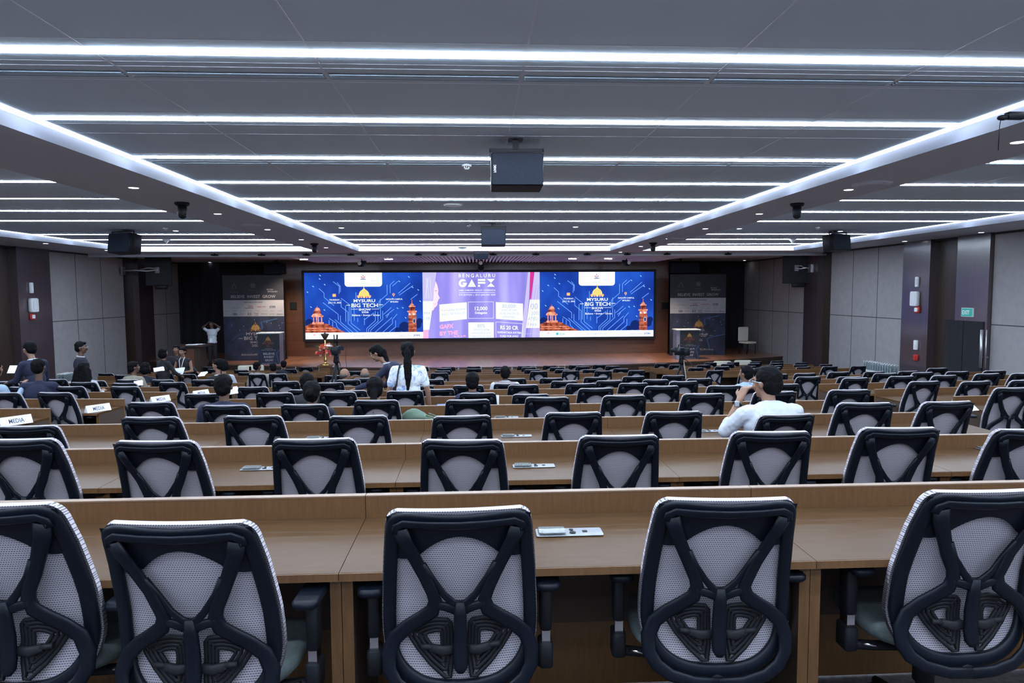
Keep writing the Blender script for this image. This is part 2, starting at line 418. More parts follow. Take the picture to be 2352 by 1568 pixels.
# ================================================================== desks
CE = [-3.61+1.58*i for i in range(6)]
def make_desk(w_, label):
    t = thing('conference_desk', label, 'desk'); g = .0012; h = w_/2-g
    mb = MB(); mb.box(-h, h, -.54, 0, .725, .75, 0); mb.box(-h, h, -.545, -.54, .723, .749, 1); mb.box(-h, h, -.15, -.147, .7501, .7503, 2)
    mb.obj('worktop', ['desk', 'deskp', 'deskin'], t)
    mb = MB(); mb.box(-h, h, .002, .032, .02, .835, 0); mb.box(-h, h, 0, .034, .835, .841, 1)
    mb.obj('back_panel', ['deskp', 'deskedge'], t)
    for sx in (-1, 1):
        x = sx*(h-.018); mb = MB(); mb.box(x-.017, x+.017, -.50, 0, 0, .724, 0); mb.box(x-.018, x+.018, -.504, -.50, 0, .724, 1)
        mb.obj('side_panel', ['deskin', 'deskp'], t)
    mb = MB(); mb.box(-h+.03, h-.03, -.02, 0, .3, .72); mb.obj('inner_panel', 'deskin', t)
    keep(t); return t
proto = {}
def row_name(k): return 'nearest' if k == 1 else ORD[k]+' nearest'
def place_desk(w_, x, y, z, rz, label, grp):
    if w_ not in proto:
        t = make_desk(w_, label); proto[w_] = t; t.location = (x, y, z); t.rotation_euler = (0, 0, rz); t['group'] = grp
    else: dup(proto[w_], (x, y, z), rz, label, grp)
for k in range(1, 13):
    for i in range(5):
        if k <= 1 or 1:
            place_desk(1.58, (CE[i]+CE[i+1])/2, YP[k], FL[k], 0, f'two-seat wooden desk, {ORD[i+1]} from left in the {row_name(k)} row of the centre block', 'desks of the centre block')
    a = ang()
    for sd, xin in ((1, 5.47), (-1, -4.57)):
        if k < 3: continue
        for i in range(4):
            w_ = 1.58 if i < 3 else .79
            s0 = 1.58*i+w_/2
            x = xin+sd*s0*math.cos(a); y = YP[k]+.15+s0*math.sin(a)
            side = 'right' if sd > 0 else 'left'
            place_desk(w_, x, y, FL[k], sd*a, f'wooden desk, {ORD[i+1]} from the aisle in the {row_name(k)} row of the {side} block', f'desks of the {side} block')

# ================================================================== office chairs
YBK = [(.44, -.205), (.52, -.195), (.62, -.18), (.75, -.20), (.90, -.255), (1.03, -.32)]
def yb(x, z):
    for (a, ya), (b, yb_) in zip(YBK, YBK[1:]):
        if z <= b or b == YBK[-1][0]:
            t = (z-a)/(b-a); return ya+(yb_-ya)*t+.55*x*x
def outline(ins=0, n=14):
    P = [(0, .463), (.07, .466), (.125, .480), (.172, .510), (.203, .55), (.218, .60), (.222, .66), (.219, .74), (.212, .84), (.203, .93), (.197, .975), (.187, .998), (.165, 1.011), (.13, 1.014), (.07, 1.009), (0, 1.006)]
    full = P+[(-x, z) for x, z in reversed(P[1:-1])]
    # densify and smooth (Catmull-Rom)
    out = []; N = len(full)
    for i in range(N):
        p0, p1, p2, p3 = full[i-1], full[i], full[(i+1) % N], full[(i+2) % N]
        for s_ in (0, .5):
            q = []
            for d_ in (0, 1):
                a, b, c2, e = p0[d_], p1[d_], p2[d_], p3[d_]
                q.append(.5*((2*b)+(-a+c2)*s_+(2*a-5*b+4*c2-e)*s_*s_+(-a+3*b-3*c2+e)*s_**3))
            out.append(tuple(q))
    if ins:
        N = len(out); r = []
        for i in range(N):
            a, b = out[i-1], out[(i+1) % N]; tx, tz = b[0]-a[0], b[1]-a[1]; L = math.hypot(tx, tz)
            r.append((out[i][0]-tz/L*ins, out[i][1]+tx/L*ins))
        out = r
    return out
def hwz(z, pts):
    best = 0
    N = len(pts)
    for i in range(N):
        a, b = pts[i], pts[(i+1) % N]
        if (a[1]-z)*(b[1]-z) <= 0 and abs(a[1]-b[1]) > 1e-9:
            x = a[0]+(b[0]-a[0])*(z-a[1])/(b[1]-a[1]); best = max(best, abs(x))
    return best
def chair_parts():
    D = {}
    ol = outline(); oin = outline(.019)
    # pale mesh shell, wrapped round the frame
    mb = MB(); big = outline(-.004); nx = 14
    zs = [.4605]+[.465+(.97-.465)*i/22 for i in range(23)]+[.977, .984, .990, .996, 1.001, 1.005, 1.009, 1.012, 1.0135, 1.0145]
    rows_ = []
    for z in zs:
        h = max(hwz(z, big), .02); rows_.append([(h*(2*j/nx-1), z) for j in range(nx+1)])
    for side, off in ((0, .010), (1, .030)):
        vs = [(x, yb(x, z)+off, z+(.004 if z > .95 and side else 0)) for r in rows_ for x, z in r]; n = nx+1
        mb.add(vs, [(i*n+j, i*n+j+1, (i+1)*n+j+1, (i+1)*n+j) for i in range(len(rows_)-1) for j in range(nx)], 0, True)
    n = nx+1; R_ = len(rows_); b = R_*n
    rim = [(0, j) for j in range(n)]+[(i, nx) for i in range(1, R_)]+[(R_-1, j) for j in range(nx-1, -1, -1)]+[(i, 0) for i in range(R_-2, 0, -1)]
    for q in range(len(rim)):
        (i, j), (i2, j2) = rim[q], rim[(q+1) % len(rim)]
        mb.f.append((i*n+j, i2*n+j2, b+i2*n+j2, b+i*n+j)); mb.m.append(0); mb.sm.append(True)
    D['mesh_back'] = mb.data('mesh_back', ['mesh'])
    # dark rim and the yoke plate with its arched lower edge
    mb = MB(); f = lambda x, z: yb(x, z)-.001
    mb.sweep(oin, .0195, .011, 0, True, 8, f)
    nx = 40; rows_ = []; vs = []
    for j in range(nx+1):
        x = -.195+.39*j/nx; ax = abs(x)
        lo = .938-.053*(ax/.105)**2 if ax < .105 else .885-.018*math.sin(min(1, (ax-.105)/.06)*PI*.6)
        for i in range(5):
            z = lo+(1.004-lo)*i/4; vs.append((x, yb(x, z)-.003, z))
    mb.add(vs, [(j*5+i, (j+1)*5+i, (j+1)*5+i+1, j*5+i+1) for j in range(nx) for i in range(4)], 0, True)
    D['back_frame'] = mb.data('back_frame', ['plastic'])
    # the X shaped carrier
    mb = MB(); f2 = lambda x, z: yb(x, z)-.020-(.012 if z < .80 else 0)
    mb.sweep([(-.172, .955), (-.168, .975), (-.15, .986), (-.08, .982), (0, .980), (.08, .982), (.15, .986), (.168, .975), (.172, .955)], .012, .008, yoff=f2)
    for s_ in (-1, 1):
        P = [(.158, .968), (.145, .925), (.122, .875), (.098, .82), (.078, .775), (.069, .745), (.078, .715), (.11, .692), (.15, .665), (.186, .63), (.205, .585), (.203, .54), (.182, .505), (.14, .478), (.07, .462), (0, .460)]
        W = [.022, .021, .019, .018, .018, .020, .022, .021, .021, .022, .022, .021, .020, .018, .016, .016]
        mb.sweep([(s_*x, z) for x, z in P], W, .008, yoff=f2)
        mb.sweep([(s_*x, z) for x, z in ((.10, .86), (.075, .81), (.045, .765), (.02, .737), (0, .728))], [.008, .009, .010, .012, .014], .007, yoff=f2)
        mb.sweep([(s_*x, z) for x, z in ((.07, .735), (.035, .725), (0, .712))], [.012, .013, .015], .008, yoff=f2)
    mb.sweep([(0, .742), (0, .70), (0, .64), (0, .58), (0, .55), (0, .537)], [.012, .019, .020, .022, .020, .010], .010, yoff=lambda x, z: yb(x, z)-.034)
    D['back_carrier'] = mb.data('back_carrier', ['plastic'])
    # slotted lumbar pads
    for s_ in (-1, 1):
        mb = MB(); cx, cz = .072, .622
        base = [(.150, .648), (.115, .668), (.07, .678), (.035, .676), (.026, .665), (.024, .62), (.024, .56), (.030, .515), (.045, .515), (.085, .55), (.120, .59), (.146, .628)]
        for q in (1, .80, .60, .40):
            mb.sweep([(s_*(cx+(x-cx)*q), cz+(z-cz)*q) for x, z in base], .0056, .005, closed=True, n=6, yoff=lambda x, z: yb(x, z)-.010)
        for tx, tz in ((.15, .65), (.03, .675), (.03, .515)):
            mb.sweep([(s_*tx, tz), (s_*(cx+(tx-cx)*.35), cz+(tz-cz)*.35)], .004, .004, n=6, yoff=lambda x, z: yb(x, z)-.010)
        mb.sweep([(s_*.018, .598), (s_*.05, .592), (s_*.085, .602)], [.012, .014, .010], .008, yoff=lambda x, z: yb(x, z)-.026)
        mb.tube([(s_*.08, yb(.08, .602)-.026, .602), (s_*.112, yb(.1, .604)-.024, .604)], .0085, 8)
        D['lumbar_pad'+('a' if s_ < 0 else 'b')] = mb.data('lumbar_pad', ['plastic2'])
    # seat
    mb = MB(); rings = []
    for z, k in ((.405, .80), (.415, .93), (.435, 1.0), (.455, 1.0), (.470, .95), (.478, .84), (.481, .6), (.4815, .3)):
        r_ = []
        for q in range(28):
            g = 2*PI*q/28; c_, s2 = math.cos(g), math.sin(g)
            X = .245*k*math.copysign(abs(c_)**.55, c_); Yy = .085+.215*k*math.copysign(abs(s2)**.6, s2)
            r_.append((X, Yy, z-(.02*max(0, (Yy-.22)/.08)**2 if Yy > .22 else 0)+.012*(X/.24)**2))
        rings.append(r_)
    mb.loft(rings); D['seat'] = mb.data('seat', ['seatfab'])
    for s_ in (-1, 1):
        mb = MB(); mb.rbox(s_*.29-.042, s_*.29+.042, -.11, .13, .672, .70, .03, n=5); D['armrest'+('a' if s_ < 0 else 'b')] = mb.data('armrest', ['plastic'])
        mb = MB(); mb.rbox(s_*.29-.02, s_*.29+.02, -.03, .035, .50, .672, .012); mb.rbox(s_*.29-.024, s_*.29+.024, -.035, .04, .37, .46, .012)
        mb.tube([(s_*.29, .0, .385), (s_*.2, .0, .375), (s_*.08, 0, .37)], .018, 8)
        mb.box(s_*.29-.014, s_*.29+.014, -.022, .026, .455, .505, 1); mb.cyl((s_*.255, -.03, .40), (s_*.21, -.05, .40), .005, mi=1)
        D['arm_post'+('a' if s_ < 0 else 'b')] = mb.data('arm_post', ['plastic2', 'chrome'])
    mb = MB(); mb.rbox(-.12, .12, -.12, .14, .365, .405, .04); mb.tube([(0, -.08, .385), (0, -.15, .385), (0, -.19, .385), (0, -.222, .398)], [.03, .03, .026, .02], 8)
    mb.cyl((0, 0, .12), (0, 0, .37), .025); mb.cyl((0, 0, .24), (0, 0, .37), .036)
    D['mechanism'] = mb.data('mechanism', ['plastic2'])
    mb = MB(); mb.cyl((0, 0, .07), (0, 0, .13), .04)
    for q in range(5):
        g = 2*PI*q/5+.3; mb.tube([(0, 0, .10), (.16*math.cos(g), .16*math.sin(g), .095), (.29*math.cos(g), .29*math.sin(g), .07)], [.028, .022, .016], 8)
    D['star_base'] = mb.data('star_base', ['plastic2'])
    mb = MB()
    for q in (-.014, .014): mb.cyl((q-.008, 0, .028), (q+.008, 0, .028), .028, n=14)
    mb.tube([(0, 0, .03), (0, 0, .07)], .008, 6); D['caster'] = mb.data('caster', ['plastic2'])
    return D
CD = chair_parts()
for k_ in ('mesh_back', 'back_frame', 'back_carrier', 'lumbar_pada', 'lumbar_padb'):
    for v in CD[k_].vertices: v.co.x *= 1.085; v.co.z = 1.013-(1.013-v.co.z)*1.11
    CD[k_].update()
def make_chair(lod):
    t = thing('office_chair', 'x', 'chair')
    def p(name, key, loc=(0, 0, 0), rz=0):
        o = bpy.data.objects.new(name, CD[key]); COL.objects.link(o); o.parent = t; o.location = loc; o.rotation_euler = (0, 0, rz); return o
    p('mesh_back', 'mesh_back'); p('back_frame', 'back_frame'); p('back_carrier', 'back_carrier'); p('seat', 'seat')
    if lod < 2:
        p('armrest', 'armresta'); p('armrest', 'armrestb')
    if lod == 0:
        p('lumbar_pad', 'lumbar_pada'); p('lumbar_pad', 'lumbar_padb'); p('arm_post', 'arm_posta'); p('arm_post', 'arm_postb')
    p('mechanism', 'mechanism'); p('star_base', 'star_base')
    if lod == 0:
        for q in range(5):
            g = 2*PI*q/5+.3; p('caster', 'caster', (.28*math.cos(g), .28*math.sin(g), 0), g)
    keep(t); return t
# (row, block, picture x and y of the middle of the back's top edge, turn in degrees)
CH = {1: [(-60, 1171), (390, 1213), (1054, 1181), (1680, 1157), (2300, 1137)],
 2: [(20, 1014), (345, 1018), (715, 1013), (1060, 1015), (1427, 1005), (1780, 996), (2078, 987), (2385, 990)],
 3: [(50, 982), (338, 961), (575, 958), (820, 958), (1062, 958), (1320, 950), (1553, 948), (1815, 955), (1995, 928), (2188, 925)],
 4: [(340, 926), (512, 933), (694, 931), (862, 921), (1075, 920), (1258, 914), (1437, 910), (1620, 906), (1785, 901), (1958, 897), (2338, 892)],
 5: [(0, 903), (118, 903), (463, 906), (627, 904), (773, 902), (929, 899), (1097, 904), (1220, 907), (1371, 893), (1524, 888), (1668, 887), (1732, 888), (2131, 877), (2249, 877), (2362, 874)],
 6: [(46, 890), (153, 889), (281, 889), (577, 890), (697, 896), (804, 898), (1007, 895), (1075, 886), (1203, 885), (1336, 882), (1458, 881), (1574, 877), (1806, 883), (1971, 869), (2077, 865), (2176, 863), (2275, 859), (2356, 858)],
 7: [(5, 877), (88, 878), (187, 879), (281, 881), (391, 879), (654, 877), (757, 880), (965, 887), (1165, 882), (1297, 876), (1401, 875), (1508, 873), (1609, 870), (1861, 866), (1957, 866), (2039, 858), (2125, 856), (2205, 854), (2290, 852)],
 8: [(34, 877), (122, 872), (212, 875), (289, 873), (370, 873), (464, 873), (799, 873), (838, 869), (992, 872), (1182, 870), (1267, 869), (1369, 867), (1458, 865), (1549, 863), (1788, 860), (1853, 858), (1931, 855), (2013, 854), (2091, 853), (2158, 846)],
 9: [(279, 862), (374, 858), (427, 860), (588, 860), (636, 859), (765, 863), (1009, 857), (1238, 853), (1312, 852), (1386, 852), (1464, 851), (1645, 851), (1722, 847), (1779, 845), (1909, 842), (1975, 841)],
 10: [(240, 858), (434, 853), (562, 856), (815, 853), (1016, 852), (1155, 851), (1223, 849), (1293, 849), (1357, 849), (1427, 847), (1600, 845), (1661, 842), (1722, 841), (1784, 840), (1848, 844)],
 11: [(490, 848), (552, 850), (663, 848), (1020, 846), (1088, 847), (1150, 846), (1215, 844), (1280, 844), (1339, 842), (1408, 841), (1555, 838), (1618, 838), (1673, 836), (1734, 835), (1786, 834), (1841, 838), (1900, 837)],
 12: [(480, 843), (700, 843), (968, 843), (1029, 843), (1088, 842), (1148, 842), (1204, 841), (1263, 840), (1322, 839), (1378, 838), (1521, 835), (1634, 833), (1686, 832), (1738, 831), (1787, 829), (1842, 833)]}
cproto = {}
chairs = []
for k, lst in CH.items():
    z0 = FL[k]; zt = z0+1.012
    items = []
    for px, py in lst:
        p = onz(px, py, zt)
        yn = YP[k]-.75+outer_dy(p.x)
        y = min(max(p.y, yn-(.17 if k == 1 else .28)), yn+.02)
        p = ony(px, py, y); kz = min(max((p.z-z0)/1.012, .95), 1.07)
        blk = 'left' if p.x < -4.3 else ('right' if p.x > 4.75 else 'centre')
        items.append((blk, p.x, y, kz))
    cnt = {}
    for blk, x, y, kz in sorted(items, key=lambda q: q[1]):
        cnt[blk] = cnt.get(blk, 0)+1
        rz = {'left': -ang(), 'right': ang(), 'centre': 0}[blk]+math.radians(random.uniform(-4, 4))
        lod = 0 if k <= 2 else (1 if k <= 5 else 2)
        lx, ly = x-math.sin(rz)*.32, y+math.cos(rz)*.32
        lab = f'black mesh chair, {ORD[cnt[blk]]} from left in {row_name(k)} row of {blk} block'
        grp = f'mesh office chairs of the {blk} block'
        if lod not in cproto:
            t = make_chair(lod); cproto[lod] = t; t.location = (lx, ly, z0); t.rotation_euler = (0, 0, rz); t['label'] = lab; t['group'] = grp
        else: t = dup(cproto[lod], (lx, ly, z0), rz, lab, grp)
        t.scale = (1, 1, kz)
        chairs.append((k, lx, ly))
# ================================================================== flat artwork on screens and banners
class Art:
    """polygons in picture-sized units (x right, y down) turned into one mesh with a colour per slot"""
    def __init__(s): s.mb = MB(); s.cols = []; s.names = {}
    def c(s, name): 
        if name not in s.cols: s.cols.append(name)
        return s.cols.index(name)
    def poly(s, pts, col, layer=1): 
        s.mb.add([(x, -.0025*layer, -y) for x, y in pts], [tuple(range(len(pts)))[::-1]], s.c(col))
    def rect(s, x0, y0, x1, y1, col, layer=1): s.poly([(x0, y0), (x1, y0), (x1, y1), (x0, y1)], col, layer)
    def rrect(s, x0, y0, x1, y1, r, col, layer=1):
        P = []
        for cx, cy, a0 in ((x1-r, y0+r, -90), (x1-r, y1-r, 0), (x0+r, y1-r, 90), (x0+r, y0+r, 180)):
            for k in range(5): g = math.radians(a0+22.5*k); P.append((cx+r*math.cos(g), cy+r*math.sin(g)))
        s.poly(P, col, layer)
    def frame(s, x0, y0, x1, y1, t, col, layer=1):
        s.rect(x0, y0, x1, y0+t, col, layer); s.rect(x0, y1-t, x1, y1, col, layer); s.rect(x0, y0, x0+t, y1, col, layer); s.rect(x1-t, y0, x1, y1, col, layer)
    def line(s, pts, t, col, layer=1):
        for (x0, y0), (x1, y1) in zip(pts, pts[1:]):
            L = math.hypot(x1-x0, y1-y0) or 1; nx, ny = -(y1-y0)/L*t/2, (x1-x0)/L*t/2
            s.poly([(x0+nx, y0+ny), (x1+nx, y1+ny), (x1-nx, y1-ny), (x0-nx, y0-ny)], col, layer)
    def disc(s, cx, cy, r, col, layer=1, n=14, ry=None, a0=0, a1=360):
        s.poly([(cx+r*math.cos(math.radians(a0+(a1-a0)*k/n)), cy+(ry or r)*math.sin(math.radians(a0+(a1-a0)*k/n))) for k in range(n if a1-a0 == 360 else n+1)], col, layer)
    def text(s, body, x, y, h, col, w=None, layer=3, bold=.02, align='CENTER', slope=0, sp=1.0, clip=None):
        vs, fs = text_polys(body, h, w, bold, align, sp)
        if clip is not None:
            keepf = [f for f in fs if max(-vs[i][1]+y for i in f) <= clip]
            fs = keepf
        s.mb.add([(x+a, -.0025*layer, -(y-b+slope*a)) for a, b in vs], fs, s.c(col))
    def obj(s, name, sx, mats, parent, loc=(0, 0, 0)):
        for i, v in enumerate(s.mb.v): s.mb.v[i] = (v[0]*sx, v[1], v[2]*sx)
        o = s.mb.obj(name, [mats[c_] for c_ in s.cols], parent); o.location = loc; return o
def dome(a, cx, y0, w, col, col2, layer=3):
    """onion dome on a ring of arches; y0 = base line, w = full width"""
    k = w/30
    a.disc(cx, y0-5*k, 11.5*k, col, layer, 16, 13*k, 180, 360); a.rect(cx-11.5*k, y0-5*k, cx+11.5*k, y0-3*k, col, layer)
    a.disc(cx, y0-18*k, 3*k, col, layer, 10, 2.4*k); a.line([(cx, y0-18*k), (cx, y0-25*k)], 1.3*k, col, layer)
    for q in (-6, -2, 2, 6): a.line([(cx+q*k*1.2, y0-5*k), (cx+q*k*.75, y0-15*k)], .8*k, col2, layer+1)
    for q in range(-2, 3): a.disc(cx+q*6*k, y0-1.5*k, 2.6*k, col2 if q % 2 else col, layer+1, 10)
    a.disc(cx-13*k, y0-3*k, 2.6*k, col2, layer+1, 10); a.disc(cx+13*k, y0-3*k, 2.6*k, col2, layer+1, 10)
def nodes_emit(name, build, s=1.0):
    m = bpy.data.materials.new(name); m.use_nodes = True; nt = m.node_tree; nt.nodes.clear()
    e = nt.nodes.new('ShaderNodeEmission'); o = nt.nodes.new('ShaderNodeOutputMaterial'); e.inputs[1].default_value = s
    nt.links.new(e.outputs[0], o.inputs[0]); nt.links.new(build(nt), e.inputs[0]); return m
def noise_ramp(stops, scale, stretch=(1, 1, 1), detail=3, dist=0):
    def b(nt):
        L = nt.links; tc = nt.nodes.new('ShaderNodeTexCoord'); mp = nt.nodes.new('ShaderNodeMapping'); nz = nt.nodes.new('ShaderNodeTexNoise'); cr = nt.nodes.new('ShaderNodeValToRGB')
        mp.inputs['Scale'].default_value = stretch; nz.inputs['Scale'].default_value = scale; nz.inputs['Detail'].default_value = detail; nz.inputs['Distortion'].default_value = dist
        L.new(tc.outputs['Object'], mp.inputs[0]); L.new(mp.outputs[0], nz.inputs[0]); L.new(nz.outputs[0], cr.inputs[0])
        el = cr.color_ramp.elements
        el[0].position, el[0].color = stops[0][0], rgb(stops[0][1]); el[1].position, el[1].color = stops[-1][0], rgb(stops[-1][1])
        for p, c_ in stops[1:-1]: x = el.new(p); x.color = rgb(c_)
        return cr.outputs[0]
    return b
SE = SCREEN_E
EM = {
 'blue': nodes_emit('slide_blue', noise_ramp([(.3, (.006, .016, .15)), (.5, (.010, .045, .33)), (.72, (.02, .11, .60))], .45, (1, 1, .8)), SE),
 'violet': nodes_emit('slide_violet', noise_ramp([(.3, (.17, .15, .52)), (.5, (.26, .23, .68)), (.72, (.50, .46, .88))], 1.1, (1, 1, .12), 2), SE),
 'white': emat('slide_white', (.72, .78, .86), SE*1.05), 'circuit': emat('slide_circuit', (.17, .40, 1), SE), 'star': emat('slide_star', (.25, .6, 1), SE),
 'gold': emat('slide_gold', (.95, .62, .16), SE), 'peach': emat('slide_peach', (.80, .33, .18), SE), 'brick': nodes_emit('slide_brick', noise_ramp([(.35, (.10, .015, .012)), (.65, (.50, .12, .06))], 6, (1, 1, 1), 5), SE),
 'brick2': nodes_emit('slide_brick_light', noise_ramp([(.35, (.40, .10, .06)), (.65, (.95, .40, .26))], 8, (1, 1, 1), 5), SE),
 'tree': emat('slide_tree', (.006, .018, .12), SE), 'grey': emat('slide_grey', (.42, .48, .58), SE), 'lgrey': emat('slide_light_grey', (.62, .68, .76), SE), 'ink': emat('slide_ink', (.10, .13, .25), SE),
 'pink': emat('slide_pink', (1, .38, .60), SE), 'skin': emat('slide_skin', (.98, .62, .72), SE), 'magenta': emat('slide_magenta', (.55, .03, .22), SE), 'palev': emat('slide_pale_violet', (.46, .43, .80), SE),
 'teal': emat('slide_teal', (.05, .45, .5), SE), 'navy': emat('slide_navy', (.03, .10, .40), SE), 'redl': emat('slide_red', (.85, .18, .16), SE)}
def slide_tech(full):
    """268 x 152 slide"""
    a = Art(); a.rect(0, 0, 268, 152, 'blue', 0)
    C1 = [[(65, 20), (79, 31), (78, 48)], [(33, 36), (44, 46), (44, 56), (66, 75)], [(41, 68), (75, 95), (75, 108)], [(54, 104), (70, 115), (72, 125), (85, 137)], [(67, 107), (101, 137)], [(80, 98), (80, 113), (108, 137)],
          [(82, 58), (100, 72), (100, 111)], [(82, 62), (82, 78), (97, 90), (97, 117), (119, 137)], [(104, 77), (104, 116), (124, 132)], [(111, 70), (111, 110)], [(116, 45), (116, 62)], [(119, 104), (119, 113)],
          [(134, 104), (134, 120)], [(156, 92), (134, 108)], [(159, 88), (159, 110), (139, 128), (139, 137)], [(165, 90), (165, 112), (143, 130), (143, 137)], [(171, 60), (171, 107)], [(176, 88), (176, 107), (148, 132), (148, 137)],
          [(190, 95), (184, 104)], [(197, 103), (158, 137)], [(209, 95), (198, 108), (198, 117), (176, 137)], [(205, 110), (205, 125), (190, 137)], [(187, 28), (187, 50), (168, 66), (168, 84)], [(204, 19), (194, 28), (194, 47)],
          [(193, 63), (173, 80)], [(240, 24), (212, 48)], [(246, 30), (214, 52)], [(74, 22), (81, 31), (81, 44)], [(212, 20), (199, 31)], [(178, 96), (196, 80)], [(182, 100), (202, 84)], [(240, 62), (256, 50)], [(54, 108), (54, 120)], [(62, 112), (62, 124)], [(92, 75), (92, 112)]]
    for ln in C1: a.line(ln, 1.05, 'circuit', 1)
    for q, (x, y) in enumerate([(20, 31), (46, 27), (36, 6), (35, 14), (7, 44), (14, 78), (44, 85), (215, 20), (237, 10), (258, 40), (245, 34), (228, 104), (222, 81), (210, 82), (262, 66), (200, 60)]): a.line([(x-1.6, y-1.2), (x+1.6, y+1.2)], 1.5, 'star', 1)
    # canopy of trees, pavilion, tower
    for x, y, r in ((9, 114, 9), (14, 120, 10), (26, 124, 9), (50, 128, 8), (60, 131, 5), (225, 125, 12), (240, 130, 10), (210, 133, 7), (255, 120, 9), (260, 112, 7)): a.disc(x, y, r, 'tree', 1)
    a.poly([(0, 137), (0, 122), (12, 116), (28, 112), (52, 118), (70, 128), (88, 135), (92, 137)], 'brick', 2)
    a.rect(4, 126, 68, 127.6, 'brick2', 3); a.rect(0, 131, 78, 132.4, 'brick2', 3)
    a.rect(16, 113, 42, 118, 'brick2', 3)
    for x in (18, 24.5, 28.5, 36): a.rect(x, 97, x+2.6, 114, 'brick2', 3)
    a.poly([(14, 99), (18, 94), (26, 91), (36, 94), (42, 99), (40, 101), (16, 101)], 'brick2', 3); a.rect(19, 87, 36, 93, 'brick', 3)
    a.disc(28, 88, 7, 'brick2', 3, 10, 9, 180, 360); a.line([(28, 82), (28, 76)], 1.1, 'brick2', 3)
    a.rect(234, 98, 253, 137, 'brick', 2); a.rect(232, 88, 254, 91, 'brick2', 3); a.rect(235, 91, 252, 98, 'brick2', 2); a.rect(237, 78, 250, 88, 'brick', 2); a.rect(235.5, 77, 251, 79, 'brick2', 3)
    a.disc(243, 77, 5, 'brick2', 3, 10, 6, 180, 360); a.line([(243, 71), (243, 63)], 1, 'brick2', 3)
    a.disc(247, 96, 2.2, 'white', 4); a.disc(238, 96, 1.7, 'white', 4); a.rect(245.5, 107, 250, 116, 'tree', 4); a.frame(245, 106.5, 250.5, 116.5, .7, 'white', 5)
    for y in (104, 112, 120, 128): a.rect(234, y, 253, y+.7, 'brick2', 3)
    # white tab with three crests
    a.rect(91, 0, 176, 24, 'white', 2); a.rrect(91, 12, 176, 32, 7, 'white', 2)
    a.line([(104, 20), (108, 11), (112, 20)], .8, 'lgrey', 3); a.line([(102, 21), (107, 18)], .6, 'lgrey', 3); a.line([(109, 18), (114, 21)], .6, 'lgrey', 3); a.text('KITS', 108, 25.5, 2.2, 'lgrey', 14)
    a.disc(133, 12, 3.2, 'grey', 3); a.disc(129.5, 10, 1.6, 'redl', 4); a.disc(136.5, 10, 1.6, 'redl', 4); a.line([(127, 15), (139, 15)], 1.6, 'ink', 4); a.disc(133, 6.5, 1.2, 'ink', 3)
    a.text('GOVERNMENT OF', 133, 21.2, 1.7, 'lgrey', 15); a.text('KARNATAKA', 133, 25, 2.6, 'grey', 20); a.text('YELLOW TO RED', 133, 28, 1.7, 'lgrey', 18)
    a.text('BEYOND', 153, 16, 2, 'lgrey', 8, align='CENTER'); a.text('BENGALURU', 159, 19.5, 2.4, 'grey', 17)
    dome(a, 134.5, 57, 31, 'gold', 'peach')
    a.text('MYSURU', 135, 67.5, 6.8, 'white', 49, bold=.05); a.text('BIG TECH', 135.5, 79, 8.8, 'white', 60, bold=.045)
    a.rect(94, 73.6, 103, 74.8, 'white', 3); a.rect(168, 73, 177, 74.2, 'white', 3)
    a.text('SHOW', 135.5, 86.8, 5, 'white', 28, bold=.06); a.rect(105, 83, 120, 84, 'lgrey', 3); a.rect(151, 83, 167, 84, 'lgrey', 3)
    a.text('2026', 136, 92.4, 4.2, 'white', 16, bold=.04); a.text('Believe • Invest • Grow', 138, 99.3, 4.4, 'white', 63, bold=.03)
    a.rrect(63, 48, 71, 55, 1.5, 'peach', 3); a.rect(64.5, 50.5, 69.5, 53.5, 'gold', 4); a.text('THURSDAY,', 67.5, 63.5, 3.4, 'white', 24, bold=.04); a.text('JULY 23, 2026', 67.5, 70, 3.6, 'white', 29, bold=.04)
    a.disc(201.5, 50, 3, 'peach', 3); a.disc(201.5, 49.5, 1.3, 'ink', 4); a.line([(201.5, 52), (201.5, 55)], 1.6, 'peach', 3); a.text('INFOSYS CAMPUS,', 203, 62.5, 3.2, 'white', 38, bold=.04); a.text('MYSURU', 203, 68.6, 3.4, 'white', 18, bold=.04)
    # footer
    a.rect(0, 137, 268, 152, 'white', 4)
    a.disc(20, 142, 1.9, 'redl', 5); a.disc(20, 142, .9, 'white', 6); a.text('DIGITAL INDIA', 20, 148, 2, 'grey', 22, layer=5)
    if full: a.disc(41, 144, 3, 'teal', 5); a.text('IESA', 53, 146.5, 4.2, 'teal', 12, layer=5)
    a.text('#doittheMYSURUway', 134, 146.5, 3.4, 'grey', 49, layer=5); a.text('nasscom', 225, 146.8, 4.2, 'grey', 28, layer=5); a.text('STPI', 253, 147, 4.2, 'navy', 14, layer=5, bold=.05)
    return a
